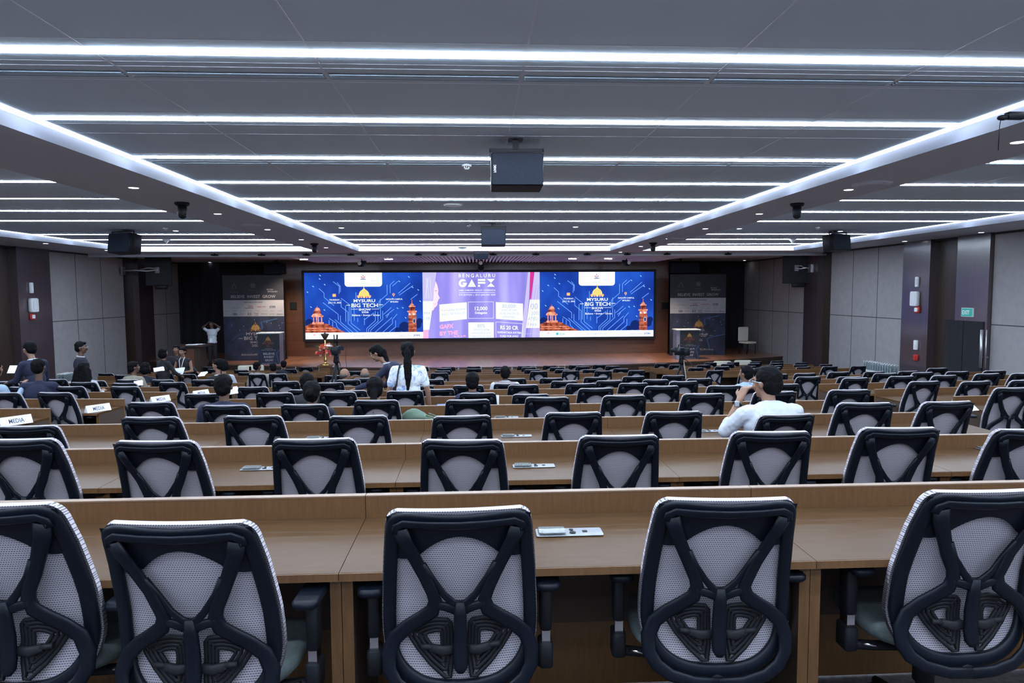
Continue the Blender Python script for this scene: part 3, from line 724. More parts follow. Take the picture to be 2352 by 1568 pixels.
def slide_gafx():
    a = Art(); a.rect(0, 0, 270, 152, 'violet', 0)
    a.poly([(0, 0), (32, 0), (10, 152), (0, 152)], 'palev', 1)
    a.poly([(0, 66), (24, 66), (14, 132), (0, 132)], 'white', 2); a.text('ata', 9, 96, 7, 'grey', 15, clip=200); a.text('C XR', 8, 110, 8, 'grey', 17); a.rect(0, 133, 12, 152, 'pink', 2)
    a.poly([(30, 20), (34, 30), (36, 42), (35, 50), (39, 59), (35.5, 63), (34.5, 67), (33, 70), (34, 73), (31, 78), (27, 81), (24, 87), (20, 88), (22, 76), (24, 60), (26, 40)], 'skin', 3)
    a.line([(27, 43), (31, 41.5), (34, 43)], .9, 'ink', 4); a.line([(28, 46), (33, 45.5)], .9, 'grey', 4); a.line([(25, 73), (31, 73)], 1.4, 'pink', 4)
    for x0, x1 in ((5, 11), (9, 6), (20, 14), (14, 8)): a.line([(x1+3, 12), (x0, 60)], .5, 'white', 4)
    a.poly([(248, 0), (258, 0), (250, 60), (246, 66)], 'magenta', 2); a.poly([(243, 0), (248, 0), (244, 70), (236, 152), (226, 152)], 'palev', 1); a.poly([(258, 0), (270, 0), (270, 64), (251, 64)], 'palev', 1)
    a.poly([(247, 64), (270, 64), (270, 130), (238, 130)], 'white', 2); a.text('00', 257, 86, 14, 'grey', 17); a.text('JOBS', 260, 99, 8, 'grey', 19); a.text('ATED I', 256, 112, 8, 'grey', 25); a.text('TAKA', 252, 125, 7, 'grey', 22)
    for x in (268, 262, 256): a.line([(x, 30), (x-18, 152)], .35, 'ink', 5)
    a.text('BENGALURU', 125, 11.5, 8.5, 'white', 84, bold=.02, sp=1.5)
    # GAFX as plain geometric capitals
    a.disc(92, 25, 9.3, 'white', 3, 18); a.disc(92, 25, 4.2, 'violet', 4, 14); a.rect(92, 20.5, 102, 24, 'violet', 4); a.rect(92, 24, 101.5, 27.5, 'white', 5)
    a.poly([(113, 16), (122.5, 33.5), (103.5, 33.5)], 'white', 3); a.disc(113, 27.5, 1.2, 'grey', 4)
    a.rect(127, 15.5, 144, 20, 'white', 3); a.rect(127, 22, 144, 26.5, 'white', 3); a.rect(127, 29, 132, 33.5, 'white', 3)
    a.poly([(148, 15.5), (166, 15.5), (157, 24.5)], 'white', 3); a.poly([(157, 24.5), (166, 33.5), (148, 33.5)], 'white', 3)
    a.text('GAMES • ANIMATION • VISUAL FX • CONFERENCE 24', 125, 43, 3.4, 'white', 84, bold=.03); a.rect(83, 46.3, 167, 47.2, 'white', 3)
    a.text('5TH EDITION  |  29-31 JANUARY 2024', 125, 53.8, 4, 'white', 84, bold=.02)
    a.poly([(38, 74), (101, 69), (101, 108), (38, 114)], 'white', 3); a.text('Karnataka Unveils', 70, 88, 4.6, 'grey', 55, layer=4, bold=.03, slope=-.07); a.text('AVGC XR Policy 3.0', 70, 97.5, 4.6, 'grey', 55, layer=4, bold=.03, slope=-.07)
    a.frame(104, 68, 163, 107, .8, 'white', 3); a.text('12,000', 134, 87.5, 8.5, 'white', 29, bold=.05, layer=4); a.text('Delegates', 134, 96, 5.4, 'white', 28, bold=.05, layer=4)
    a.poly([(168, 69), (231, 73), (231, 113), (168, 108)], 'white', 3); a.text('30,000', 198, 82.5, 8.5, 'grey', 31, bold=.04, layer=4); a.text('AVGC-XR JOBS', 199, 90, 4.6, 'grey', 36, bold=.03, layer=4); a.text('TO BE CREATED IN', 199, 98, 4.6, 'grey', 44, bold=.03, layer=4, slope=.03); a.text('KARNATAKA', 198, 106, 4.6, 'grey', 29, bold=.03, layer=4, slope=.03)
    a.rect(104, 116, 163, 152, 'white', 3); a.text('80%', 134, 127.5, 8, 'grey', 18, bold=.03, layer=4); a.text('EXPORTS FROM', 134, 135.5, 4.8, 'grey', 36, bold=.03, layer=4); a.text('KARNATAKA IN AVGC', 134, 143, 4.8, 'grey', 48, bold=.03, layer=4); a.text('SERVICES BY 2028', 134, 151, 4.8, 'grey', 45, bold=.03, layer=4)
    a.line([(168, 152), (168, 115), (230, 120), (230, 152)], .8, 'white', 3); a.text('RS 20 CR', 199, 133, 9, 'white', 42, bold=.06, layer=4, slope=.04); a.text('KARNATAKA KIVTEN', 199, 142.5, 5, 'white', 55, bold=.05, layer=4, slope=.04); a.text('FUND FOR AVGC', 199, 151, 5, 'white', 43, bold=.05, layer=4, slope=.02)
    a.text('GAFX', 38, 130, 9.5, 'pink', 32, bold=.08, layer=4, align='LEFT', slope=-.06); a.text('BY THE', 38, 146, 9.5, 'pink', 42, bold=.08, layer=4, align='LEFT', slope=-.06); a.text('NUMBERS', 38, 158, 9.5, 'pink', 60, bold=.08, layer=4, align='LEFT', slope=-.05, clip=152)
    a.rect(236, 143, 270, 144.2, 'palev', 4)
    return a
YS = 27.5; p0 = ony(698, 627.5, YS); p1 = ony(1502, 625, YS); b0 = ony(700, 779, YS)
sw = (p1.x-p0.x)/806; sh = sw
wall = thing('led_wall', 'long LED video wall with two blue slides and one violet slide', 'video wall', (p0.x, YS, (p0.z+p1.z)/2+.02))
hgt = wall.location.z-b0.z; sh = hgt/152
mb = MB(); W_, H_ = sw*806, hgt
mb.box(-.10, W_+.10, .004, .24, -H_-.10, .10); mb.obj('screen_frame', 'black', wall)
for i, a in enumerate((slide_tech(False), slide_gafx(), slide_tech(True))):
    for j, v in enumerate(a.mb.v): a.mb.v[j] = (v[0]*sw, v[1], v[2]*sh)
    o = a.mb.obj('screen_panel', [EM[c_] for c_ in a.cols], wall)
    o.location = ((0, 268, 538)[i]*sw, 0, 0)
    if i == 1: o['label'] = 'violet slide with white number boxes'
    else: o['label'] = 'blue slide headed MYSURU BIG TECH SHOW'+(', right end' if i else ', left end')
# ------------------------------------------------------------------ banners and lecterns
PM = {'dark': mat('banner_navy', (0.0100, 0.0105, 0.0180), .6, noise=.3, nscale=2), 'dark2': mat('banner_blue_black', (0.0100, 0.0140, 0.0375), .6, noise=.6, nscale=2.5), 'white': mat('banner_white', (0.2500, 0.2500, 0.2800), .6),
      'letter': mat('banner_lettering', (0.2100, 0.2100, 0.2300), .6), 'dim': mat('banner_dim_lettering', (0.0500, 0.0500, 0.0600), .6), 'gold': mat('banner_gold', (0.2750, 0.1650, 0.0400), .5), 'peach': mat('banner_copper', (0.1600, 0.0500, 0.0250), .5),
      'glow': mat('banner_light_blue', (0.0250, 0.0650, 0.1400), .6), 'ink': mat('banner_ink', (0.0200, 0.0200, 0.0450), .6), 'grey': mat('banner_grey', (0.1100, 0.1000, 0.1300), .6), 'red': mat('banner_red', (0.2000, 0.0350, 0.0300), .6), 'side': mat('lectern_pale', (0.1750, 0.1850, 0.2500), .5)}
def crest_row(a, w, y, col):
    a.line([(w*.15, y), (w*.19, y-14), (w*.23, y)], 1.6, col, 3); a.text('KITS', w*.19, y+9, 3, col, 19)
    a.disc(w*.5, y-8, 6, col, 3); a.text('KARNATAKA', w*.5, y+5, 3.2, 'letter' if col == 'letter' else 'dim', 22); a.text('YELLOW TO RED', w*.5, y+10, 2, col, 20)
    a.text('BEYOND', w*.78, y+3, 3.2, 'letter', 15, align='CENTER'); a.text('BENGALURU', w*.82, y+8, 4, 'letter', 22)
def banner(kan):
    a = Art(); w, h = 138, 200
    a.rect(0, 0, w, h, 'dark', 0); a.rect(0, 95, w, h, 'dark2', 1)
    crest_row(a, w, 32, 'dim')
    a.text('BELIEVE  INVEST  GROW', w/2, 53, 7, 'letter', 101, bold=.03)
    a.rect(0, 58, w, 96, 'white', 2); a.text('PARTNERS IN PROGRESS', w/2, 64.5, 3, 'ink', 42, bold=.03)
    a.disc(28, 70, 1.8, 'red'); a.text('DIGITAL INDIA', 28, 76.5, 2.2, 'grey', 20); a.disc(52, 72, 2.8, 'ink'); a.text('IESA', 62, 75, 5, 'red', 11); a.rect(49, 76.4, 69, 77.4, 'ink', 3)
    a.text('nasscom', 87, 75, 3.8, 'red', 20); a.text('STPI', 112, 77, 5.4, 'ink', 13, bold=.05)
    for q in range(8): a.text('PARTNER', 9+q*17.2, 84, 1.5, 'grey', 9)
    a.disc(8, 90, 2.6, 'red'); a.disc(19, 91, 2, 'grey'); a.text('SBI', 26, 93, 5, 'ink', 10, bold=.05); a.text('KSTePS', 42, 92, 3.4, 'grey', 13); a.text('K3', 59, 92.5, 4.4, 'ink', 7, bold=.04); a.frame(55, 86.5, 64, 94, .6, 'grey', 3)
    a.text('Invest', 75, 90, 2.6, 'ink', 10, bold=.03); a.text('India', 75, 94, 2.6, 'ink', 8, bold=.03); a.text('KEONICS', 93, 92, 3, 'grey', 14); a.text('SHARE', 111, 92, 2.2, 'grey', 12); a.text('Cyberverse', 128, 92.5, 3, 'ink', 14, bold=.03)
    for x, y in ((18, 116), (45, 119), (108, 112), (133, 112), (126, 118), (98, 110), (128, 124), (112, 140), (36, 128), (70, 104)): a.disc(x, y, 1, 'letter', 2, 8)
    a.line([(122, 102), (112, 104), (85, 110), (88, 124), (74, 128)], 2.4, 'glow', 2); a.line([(138, 148), (100, 156), (92, 160), (100, 184)], 2.4, 'glow', 2); a.line([(8, 160), (30, 140), (44, 136)], .7, 'glow', 2)
    dome(a, w*.52, 130, 25, 'gold', 'peach', 3)
    if kan:
        a.text('ಮೈಸೂರು', w/2, 140, 6, 'letter', 34, bold=.02); a.text('ಬಿಗ್ ಟೆಕ್', w*.5, 154, 8.5, 'letter', 52, bold=.02); a.rect(98, 151, 108, 152, 'letter', 3); a.rect(20, 151, 32, 152, 'letter', 3); a.text('ಶೋ 2026', w/2, 165, 6, 'letter', 24)
        a.text('#doittheMYSURUway', w*.52, 188, 5, 'letter', 76)
    else:
        a.text('MYSURU', w*.53, 140, 6.6, 'letter', 46, bold=.04); a.text('BIG TECH', w*.53, 151, 8, 'letter', 56, bold=.04); a.rect(33, 147, 42, 148.2, 'letter', 3); a.text('SHOW', w*.53, 159, 5, 'letter', 28, bold=.04); a.text('2026', w*.53, 167, 5.4, 'letter', 22, bold=.02)
        a.text('#doittheMYSURUway', w*.55, 188, 5, 'letter', 76)
    return a
def add_banner(x0, x1, ytop, y, kan, label):
    A_, B_ = ony(x0, ytop, y), ony(x1, ytop, y); t = thing('stage_banner', label, 'banner', (A_.x, y, STG))
    wd = B_.x-A_.x; ht = A_.z-STG; a = banner(kan)
    for j, v in enumerate(a.mb.v): a.mb.v[j] = (v[0]*wd/138, v[1], v[2]*ht/200)
    mb = MB(); mb.box(0, wd, .001, .04, 0, ht); mb.box(.1, .2, .04, .7, 0, .05); mb.box(wd-.2, wd-.1, .04, .7, 0, .05); mb.cyl((.15, .65, .03), (.15, .04, ht*.6), .02); mb.cyl((wd-.15, .65, .03), (wd-.15, .04, ht*.6), .02)
    mb.obj('banner_frame', 'black', t)
    o = a.mb.obj('printed_panel', [PM[c_] for c_ in a.cols], t, (0)) if 0 else a.mb.obj('printed_panel', [PM[c_] for c_ in a.cols], t); o.location = (0, 0, ht)
add_banner(510, 650, 632, 26.2, False, 'tall dark banner reading BELIEVE INVEST GROW left of the video wall')
add_banner(1540, 1668, 630, 26.6, True, 'tall dark banner with Kannada lettering right of the video wall')
def lectern(x0, x1, yt, yb_, y, kan, label):
    A_, B_, C_ = ony(x0, yt, y), ony(x1, yt, y), ony(x0, yb_, y); wd = B_.x-A_.x; ht = A_.z-STG
    t = thing('lectern', label, 'lectern', (A_.x, y, STG))
    mb = MB(); mb.box(0, wd, .02, .5, 0, ht-.02); mb.obj('cabinet', 'side' in PM and PM['side'], t)
    mb = MB(); mb.box(-.03, wd+.03, -.02, .54, ht-.02, ht+.015); mb.obj('reading_top', 'white', t)
    mb = MB()
    for q in (.3, .7): mb.tube([(wd*q, .3, ht), (wd*q, .28, ht+.2), (wd*q-.05, .15, ht+.36), (wd*q-.06, .06, ht+.42)], .008, 6)
    mb.obj('gooseneck_microphone', 'black', t)
    a = Art(); a.rect(0, 0, 50, 68, 'dark', 0); a.rect(0, 34, 50, 68, 'dark2', 1); a.line([(50, 36), (42, 44), (46, 60), (49, 68)], 1.6, 'glow', 2)
    dome(a, 24, 16, 13, 'gold', 'peach', 3)
    a.text('MYSURU', 24, 19.5, 2.6, 'peach', 20, bold=.05); a.text('BIG TECH', 24, 23.5, 3.4, 'peach', 26, bold=.05); a.text('SHOW', 24, 26.5, 2, 'peach', 9); a.text('2026', 24, 29.5, 2.2, 'peach', 8)
    a.text('THURSDAY 2026', 25, 34.5, 1.8, 'letter', 18); a.text('INFOSYS CAMPUS, MYSURU', 25, 37.5, 1.8, 'letter', 33)
    for q, s_ in enumerate(('ನಂಬಿರಿ', 'ಹೂಡಿಕೆ', 'ವೃದ್ಧಿಸಿ') if kan else ('BELIEVE', 'INVEST', 'GROW')): a.text(s_, 25, 47+q*7.2, 4.6, 'white', (26, 23, 19)[q], bold=.06)
    a.text('#doittheMYSURUway', 25, 67, 2, 'letter', 34)
    off = .14 if kan else 0
    for j, v in enumerate(a.mb.v): a.mb.v[j] = (off*wd+v[0]*wd*(1-off)/50, v[1], v[2]*(ht-.04)/68)
    o = a.mb.obj('front_poster', [PM[c_] for c_ in a.cols], t); o.location = (0, .012, ht-.02)
lectern(591, 641, 765, 832, 24.6, False, 'lectern with BELIEVE INVEST GROW poster, left side of the stage')
lectern(1555, 1607, 757, 828, 24.9, True, 'lectern with Kannada poster, right side of the stage')
# side lectern near the left wall (two wooden units with a sloping dark top)
p = ony(405, 792, 22.2); q_ = ony(472, 792, 22.2); g = FL[12]
t = thing('wooden_desk', 'dark wooden reception desk with papers on top by the left wall', 'desk', (p.x, 22.0, g)); ht = p.z-g; wd = q_.x-p.x
mb = MB(); mb.box(.08, wd-.12, .05, .55, 0, ht-.06); mb.box(.3, wd-.3, .03, .05, .1, ht-.12, 1); mb.obj('desk_body', ['walldark', 'stagewood'], t)
mb = MB(); mb.box(-.05, wd+.05, -.05, .62, ht-.05, ht); mb.obj('desk_top', 'walldark', t)
mb = MB(); mb.box(0, .35, 0, .25, 0, .012); mb.box(.2, .5, .05, .3, .012, .02); mb.obj('paper_stack', 'paper', label='stack of papers on the dark reception desk', cat='papers').location = (p.x+.35, 22.05, g+ht+.002)
# ------------------------------------------------------------------ hanging things
def speaker(px, py, hang_px, hang_py, wpx, hpx, z_at, yaw, tilt, label, box=(None, None, .30), logo=False):
    top = onz(hang_px, hang_py, z_at); y = top.y; c_ = ony(px, py, y)
    w2 = wpx*y/F/2; h2 = hpx*y/F/2
    t = thing('hanging_loudspeaker', label, 'loudspeaker', (top.x, y, z_at))
    cz = c_.z-z_at; cx = c_.x-top.x
    R = Matrix.Rotation(yaw, 3, 'Z') @ Matrix.Rotation(tilt, 3, 'X')
    mb = MB(); mb.rbox(-w2, w2, -.16, .16, -h2, h2, .02, R=R, T=(cx, 0, cz)); mb.obj('cabinet', 'black', t)
    mb = MB(); mb.rbox(-w2+.008, w2-.008, -.172, -.162, -h2+.008, h2-.008, .015, axis=1, R=R, T=(cx, 0, cz)); g_ = mb.obj('front_grille', 'grille', t)
    if logo:
        vs, fs = text_polys('LOGIC', .022, .07, .02)
        m2 = MB(); m2.add([Vector(R @ Vector((-w2+.045-b, -.1745, a)))+Vector((cx, 0, cz)) for a, b in vs], fs); m2.obj('badge', 'metal', g_)
    mb = MB(); hy = h2+.055
    mb.box(-w2-.015, w2+.015, -.05, -.02, hy-.02, hy+.012, R=Matrix.Rotation(yaw, 3, 'Z'), T=(cx, 0, cz))
    for s_ in (-1, 1): mb.box(s_*(w2+.008)-.004, s_*(w2+.008)+.004, -.05, -.02, -h2*.3, hy, R=Matrix.Rotation(yaw, 3, 'Z'), T=(cx, 0, cz)); 
    mb.obj('bracket', 'black', t)
    mb = MB(); mb.box(-.028, .028, -.06, .0, cz+hy, 0); mb.box(-.07, .07, -.10, .04, -.01, 0); mb.obj('ceiling_pole', 'black', t)
speaker(1186, 397, 1183, 322, 116, 73, HU, 0, -.05, 'black loudspeaker hanging nearest, at the middle of the ceiling', logo=True)
speaker(1133, 546, 1131, 513, 55, 38, HU, 0, -.05, 'black loudspeaker hanging mid hall, above the video wall centre')
speaker(1105, 588, 1107, 576.5, 32, 14, HS, 0, 0, 'small black speaker box at the stage end of the ceiling')
speaker(287, 560, 290, 528, 66, 43, HU, -.45, -.12, 'black loudspeaker hanging over the left seating by the wall')
speaker(1921, 558, 1914, 530, 60, 38, HU, .45, -.12, 'black loudspeaker hanging over the right seating by the wall')
speaker(632, 618, 636, 597, 46, 22, 2.99, .1, 0, 'wide black speaker hanging over the left banner')
speaker(1572, 615, 1563, 594, 66, 24, 2.99, -.1, 0, 'wide black speaker hanging over the right banner')
def ptz(px, py, zc, r, label):
    p = onz(px, py, zc); t = thing('dome_camera', label, 'camera', tuple(p), 0, 'black ceiling cameras')
    mb = MB(); mb.lathe([(r*.95, 0), (r, -.02), (r*.8, -.045)], 18); mb.obj('mount', 'black', t)
    mb = MB(); mb.lathe([(r*.6, -.045), (r*.62, -r*1.3), (r*.6, -r*1.7), (r*.45, -r*2.05), (r*.2, -r*2.2), (.001, -r*2.22)], 18); mb.obj('camera_head', 'black', t)
ptz(418, 465, HS, .105, 'black dome camera on the ceiling over the left aisle, nearer'); ptz(1831, 467, HS, .105, 'black dome camera on the ceiling over the right aisle, nearer')
ptz(722, 559, HS, .11, 'black dome camera on the ceiling over the left aisle, by the stage'); ptz(1500, 557, HS, .11, 'black dome camera on the ceiling over the right aisle, by the stage')
for i, (px, py) in enumerate(((1072, 377), (1076, 516), (380, 523), (1878, 521))):
    p = onz(px, py, HU); t = thing('smoke_detector', ('white smoke detector beside the nearest hanging loudspeaker', 'white smoke detector left of the mid hall loudspeaker', 'white smoke detector in the left ceiling bay', 'white smoke detector in the right ceiling bay')[i], 'smoke detector', tuple(p))
    mb = MB(); mb.lathe([(.05, 0), (.056, -.012), (.052, -.024), (.038, -.028)], 18); mb.obj('base', 'white', t)
    mb = MB()
    for k in range(8): g = PI/4*k; mb.cyl((.034*math.cos(g), .034*math.sin(g), -.027), (.022*math.cos(g), .022*math.sin(g), -.052), .004, n=6)
    mb.lathe([(.024, -.050), (.022, -.056), (.001, -.057)], 14); mb.obj('sensor_cage', 'white', t)
for i, (px, py) in enumerate(((382, 549), (1820, 549))):
    p = onz(px, py, HU); t = MB(); t.lathe([(.13, 0), (.07, -.04), (.03, -.09), (.012, -.12), (.001, -.125)], 16); t.obj('ceiling_sensor', 'white', label=('white cone sensor in the left ceiling bay', 'white cone sensor in the right ceiling bay')[i], cat='sensor').location = p
for i, (px, py, hz, r) in enumerate(((1040, 468, HU, .16), (2003, 421, HS, .24), (578, 515, HS, .2), (1553, 547, HS, .24), (1062, 567, HU, .16))):
    p = onz(px, py, hz); t = MB(); t.lathe([(r, 0), (r*.95, -.02), (r*.7, -.035), (.001, -.038)], 8 if hz == HS else 20, smooth=hz != HS)
    t.obj('access_point', ('white', 'soffit', 'soffit', 'soffit', 'slot')[i], label=('round white wireless unit on the central ceiling', 'octagonal grey panel on the soffit, nearest right', 'flat octagonal panel on the left soffit', 'flat octagonal panel on the right soffit by the stage', 'dark round disc at the stage end of the central ceiling')[i], cat='ceiling unit').location = p
for i, (px, py) in enumerate(((546, 590), (629, 587), (722, 586), (817, 585), (965, 584), (1021, 583.5), (1132, 583), (1228, 582.5), (1344, 582), (1434, 582), (1518, 583), (1633, 586))):
    p = onz(px, py, HS); p = Vector((p.x, min(p.y, 22.9), HS)); w2 = .16
    t = thing('ceiling_spotlight', f'black unlit spotlight, {ORD[i+1]} from left in the row before the stage', 'spotlight', tuple(p), 0, 'black spotlights before the stage')
    mb = MB(); mb.lathe([(.02, 0), (.02, -.03)], 10); mb.box(-w2*.6, w2*.6, -.02, .02, -.045, -.03); mb.obj('yoke', 'black', t)
    mb = MB(); mb.lathe([(w2*.5, -.035), (w2*.8, -.05), (w2*.7, -.075), (.001, -.085)], 14); mb.obj('lamp_head', 'black', t)
for i, (px, py, rz) in enumerate(((831, 599, -.3), (1439, 599, .3), (1104, 601, 0))):
    p = ony(px, py, 25); t = thing('stage_projector_light', ('black stage light under the slatted ceiling, left', 'black stage light under the slatted ceiling, right', 'black stage light under the slatted ceiling, middle')[i], 'stage light', (p.x, 25, 2.87), rz)
    mb = MB(); mb.cyl((0, 0, 0), (0, 0, -.08), .02); mb.obj('clamp', 'black', t)
    mb = MB(); mb.rbox(-.1, .1, -.16, .16, -.24, -.07, .03, R=Matrix.Rotation(.25, 3, 'X')); mb.obj('housing', 'black', t)
    mb = MB(); mb.lathe([(.001, 0), (.07, .002), (.075, -.01)], 14); o = mb.obj('lens', 'white', t); o.location = (0, -.2, -.14); o.rotation_euler = (PI/2, 0, 0)
for i, (px, py) in enumerate(((698, 603.5), (893, 601.5), (1315, 598), (1397, 599.5))):
    p = ony(px, py, 24.5); t = MB(); t.box(-.16, .16, -.03, .03, -.03, 0, R=Matrix.Rotation((-.5 if px < 1100 else .5), 3, 'Z')); t.obj('ceiling_batten', emat('batten_glow', (1, .98, .95), 3) if i == 0 else bpy.data.materials['batten_glow'], label=f'short bright batten lamp over the stage, {ORD[i+1]} from left', cat='stage lamp').location = (p.x, 24.5, 2.865)
p = ony(1105, 613, 27.2); t = thing('wall_camera', 'small black camera with ring mount above the video wall', 'camera', (p.x, 27.2, p.z))
mb = MB(); mb.cyl((0, 0, .05), (0, 0, .35), .02); mb.box(-.06, .06, 0, .5, .06, .1); mb.obj('stem', 'black', t); mb = MB(); mb.ell((0, 0, -.04), (.12, .12, .15), 8); mb.obj('camera_ball', 'black', t)
# speakers/vents beside the screen
for px, s_ in ((674, 'left'), (1527, 'right')):
    p = ony(px, 702, 27.74); mb = MB(); mb.box(-.13, .13, -.05, 0, -.14, .14); mb.obj('wall_vent', 'black', label=f'small dark square wall grille to the {s_} of the video wall', cat='grille').location = (p.x, 27.74, p.z)
# monitors on arms at the side columns
for px, py, sx, s_ in ((364, 622, XL+.12, 'left'), (1827, 617, XR-.12, 'right')):
    sd = 1 if s_ == 'left' else -1; y = 25.2 if sd > 0 else 23.9
    p = ony(px, py, y); t = thing('wall_monitor', f'black monitor on a chrome arm at the {s_} wooden column', 'monitor', (p.x, y, p.z))
    R = Matrix.Rotation(sd*.25, 3, 'Z')
    mb = MB(); mb.rbox(-.43, .43, -.025, .025, -.53, .5, .02, axis=1, R=R); mb.obj('screen_body', 'black', t)
    wl = sx-p.x
    mb = MB(); mb.tube([(wl, -.3, 0), (wl*.6, -.32, .02), (wl*.35, -.12, -.01), (0, -.10, .03)], .028, 8); mb.tube([(wl*.5, -.24, .04), (wl*.25, -.2, .1), (0, -.10, .08)], .022, 8); mb.box(-.07, .07, -.10, -.03, -.08, .13); mb.box(wl-.03, wl+.03, -.42, -.2, -.14, .14); mb.obj('arm', 'metal', t)
    mb = MB(); mb.rbox(-.12, .28, -.12, .02, -.66, -.5, .03, R=R); mb.obj('sensor_bar', 'black', t)
# ------------------------------------------------------------------ things on the side walls
def wallbox(px, py, x, w_, h_, d_, name, m_, label, cat, sd, parts=()):
    p = onx(px, py, x); t = thing(name, label, cat, (x, p.y, p.z))
    mb = MB(); a, b = sorted((0, sd*d_)); mb.rbox(a, b, -w_/2, w_/2, -h_/2, h_/2, min(w_, h_)*.15, axis=0); mb.obj('body', m_, t)
    mb = MB(); a, b = sorted((sd*d_, sd*(d_+.012))); mb.rbox(a, b, -w_*.32, w_*.32, -h_*.3, h_*.3, min(w_, h_)*.12, axis=0); mb.obj('front_cover', parts[0] if parts else m_, t)
for s_, xx, sd, lst in (('left', XL+.10, 1, ((69, 661, .13, .30), (72, 701, .32, .40), (72, 727, .2, .17))), ('right', XR-.10, -1, ((2109, 647, .11, .27), (2106, 686, .28, .40), (2109, 711, .2, .18), (2106, 792, .14, .26), (2106, 821, .16, .16)))):
    nm_ = ('wall_sensor', 'wall_speaker', 'fire_alarm', 'switch_panel', 'call_point')
    for (px, py, w_, h_), n_ in zip(lst, nm_):
        red = n_ in ('fire_alarm', 'call_point')
        wallbox(px, py, xx, w_, h_, .06 if n_ != 'wall_speaker' else .12, n_, 'red' if red else 'white', {'wall_sensor': f'small white sensor high on the {s_} wooden column', 'wall_speaker': f'white speaker box on the {s_} wooden column', 'fire_alarm': f'red fire alarm sounder below the white box, {s_} column', 'switch_panel': 'white switch panel low on the right wooden column', 'call_point': 'dull red call point low on the right wooden column'}[n_], {'wall_sensor': 'sensor', 'wall_speaker': 'speaker', 'fire_alarm': 'fire alarm', 'switch_panel': 'switch', 'call_point': 'call point'}[n_], sd, ('white',) if n_ == 'fire_alarm' else ())
xE = XR+.10
p = onx(2221, 717, XR-.13)
t = thing('exit_sign', 'green EXIT sign on the wood above the right door', 'exit sign', (XR-.13, p.y, p.z))
wE, hE = .36, .19
mb = MB(); mb.box(-.0, .13, -wE/2-.015, wE/2+.015, -hE/2-.012, hE/2+.012); mb.obj('sign_case', 'white', t)
mb = MB(); mb.box(-.004, .0, -wE/2, wE/2, -hE/2, hE/2); fc = mb.obj('sign_face', 'green', t)
vs, fs = text_polys('EXIT', .10, .24, .03); mb = MB(); mb.add([(-.006, -a-.0+.03, b-.05) for a, b in vs], fs); mb.obj('sign_lettering', 'wletter', fc)
# ------------------------------------------------------------------ furniture on and before the stage
def cream_chair(px, y, z, label):
    p = ony(px, 820, y); t = thing('cream_chair', label, 'chair', (p.x, y, z), math.radians(20 if px > 1100 else -20))
    mb = MB(); mb.rbox(-.26, .26, -.25, .25, .42, .50, .05); mb.obj('seat', 'cream', t)
    mb = MB(); mb.rbox(-.25, .25, .22, .29, .5, 1.08, .05, axis=1); mb.obj('backrest', 'cream', t)
    for sx in (-1, 1):
        for sy in (-1, 1): mb = MB(); mb.cyl((sx*.22, sy*.21, 0), (sx*.22, sy*.21, .43), .018, n=8); mb.obj('leg', 'black', t)
cream_chair(1716, 27.0, STG, 'cream high-back chair standing on the right side of the stage')
def sofa(px, py, w_, label):
    z = PIT+.84; p = onz(px, py, z)
    p = ony(px, py, 22.86) if 0 else p
    y = 23.0+.0+(.6 if abs(px-1100) > 500 else 0); p = ony(px, py, y)
    t = thing('cream_armchair', label, 'armchair', (p.x, y, PIT)); h = p.z-PIT
    mb = MB(); mb.rbox(-w_/2, w_/2, -.05, .10, .2, h, .06, axis=1); mb.obj('backrest', 'cream', t)
    mb = MB(); mb.rbox(-w_/2+.05, w_/2-.05, .1, .55, .2, .45, .05); mb.obj('seat', 'cream', t)
    for s_ in (-1, 1): mb = MB(); mb.rbox(s_*(w_/2-.05)-.05, s_*(w_/2-.05)+.05, .0, .55, .2, .62, .04); mb.obj('arm', 'cream', t)
    for sx in (-1, 1):
        for sy in (0.0, .5): mb = MB(); mb.cyl((sx*(w_/2-.08), sy, 0), (sx*(w_/2-.08), sy, .2), .02, n=8); mb.obj('leg', 'black', t)
sofa(1660, 829, .62, 'cream armchair before the right of the stage, left one'); sofa(1707, 827, .60, 'cream armchair before the right of the stage, right one')
sofa(563, 839, .5, 'cream armchair before the left banner, left one'); sofa(588, 838, .5, 'cream armchair before the left banner, right one')
# flower arrangement and brass lamp on a wooden plinth
y = 21.9; p = ony(748, 838, y); g = FL[12]; pz = p.z
t = thing('wooden_plinth', 'square wooden plinth carrying the brass lamp before the stage', 'plinth', (p.x, y, g))
ph = pz-g; mb = MB(); mb.box(-.17, .17, -.17, .17, 0, ph-.03); mb.obj('column', 'deskp', t); mb = MB(); mb.box(-.22, .22, -.22, .22, ph-.03, ph); mb.obj('top_slab', 'deskp', t)
t = thing('brass_lamp', 'tall brass oil lamp standing on the wooden plinth', 'oil lamp', (p.x, y, pz))
top = ony(750, 765, y).z-pz
mb = MB(); mb.lathe([(.16, 0), (.15, .03), (.06, .05), (.035, .12), (.06, .16), (.03, .20), (.05, .27), (.028, .32), (.045, .38), (.025, .44), (.022, top-.12)], 18); mb.obj('stem', 'gold', t)
mb = MB(); mb.lathe([(.02, top-.22), (.06, top-.16), (.13, top-.03), (.12, top-.02), (.04, top-.04), (.03, top), (.015, top+.06), (.001, top+.08)], 18); mb.obj('oil_bowl', 'walldark', t)
fz = ony(748, 800, y).z
t = thing('flower_arrangement', 'red and orange flower arrangement tied to the brass lamp', 'flowers', (p.x, y-.05, fz))
FM = [mat('petal_red', (.50, .02, .04), .5), mat('petal_orange', (.75, .10, .03), .5), mat('petal_pale', (.75, .35, .28), .5), mat('leaf_green', (.05, .10, .03), .6)]
rn = random.Random(3)
mb = MB()
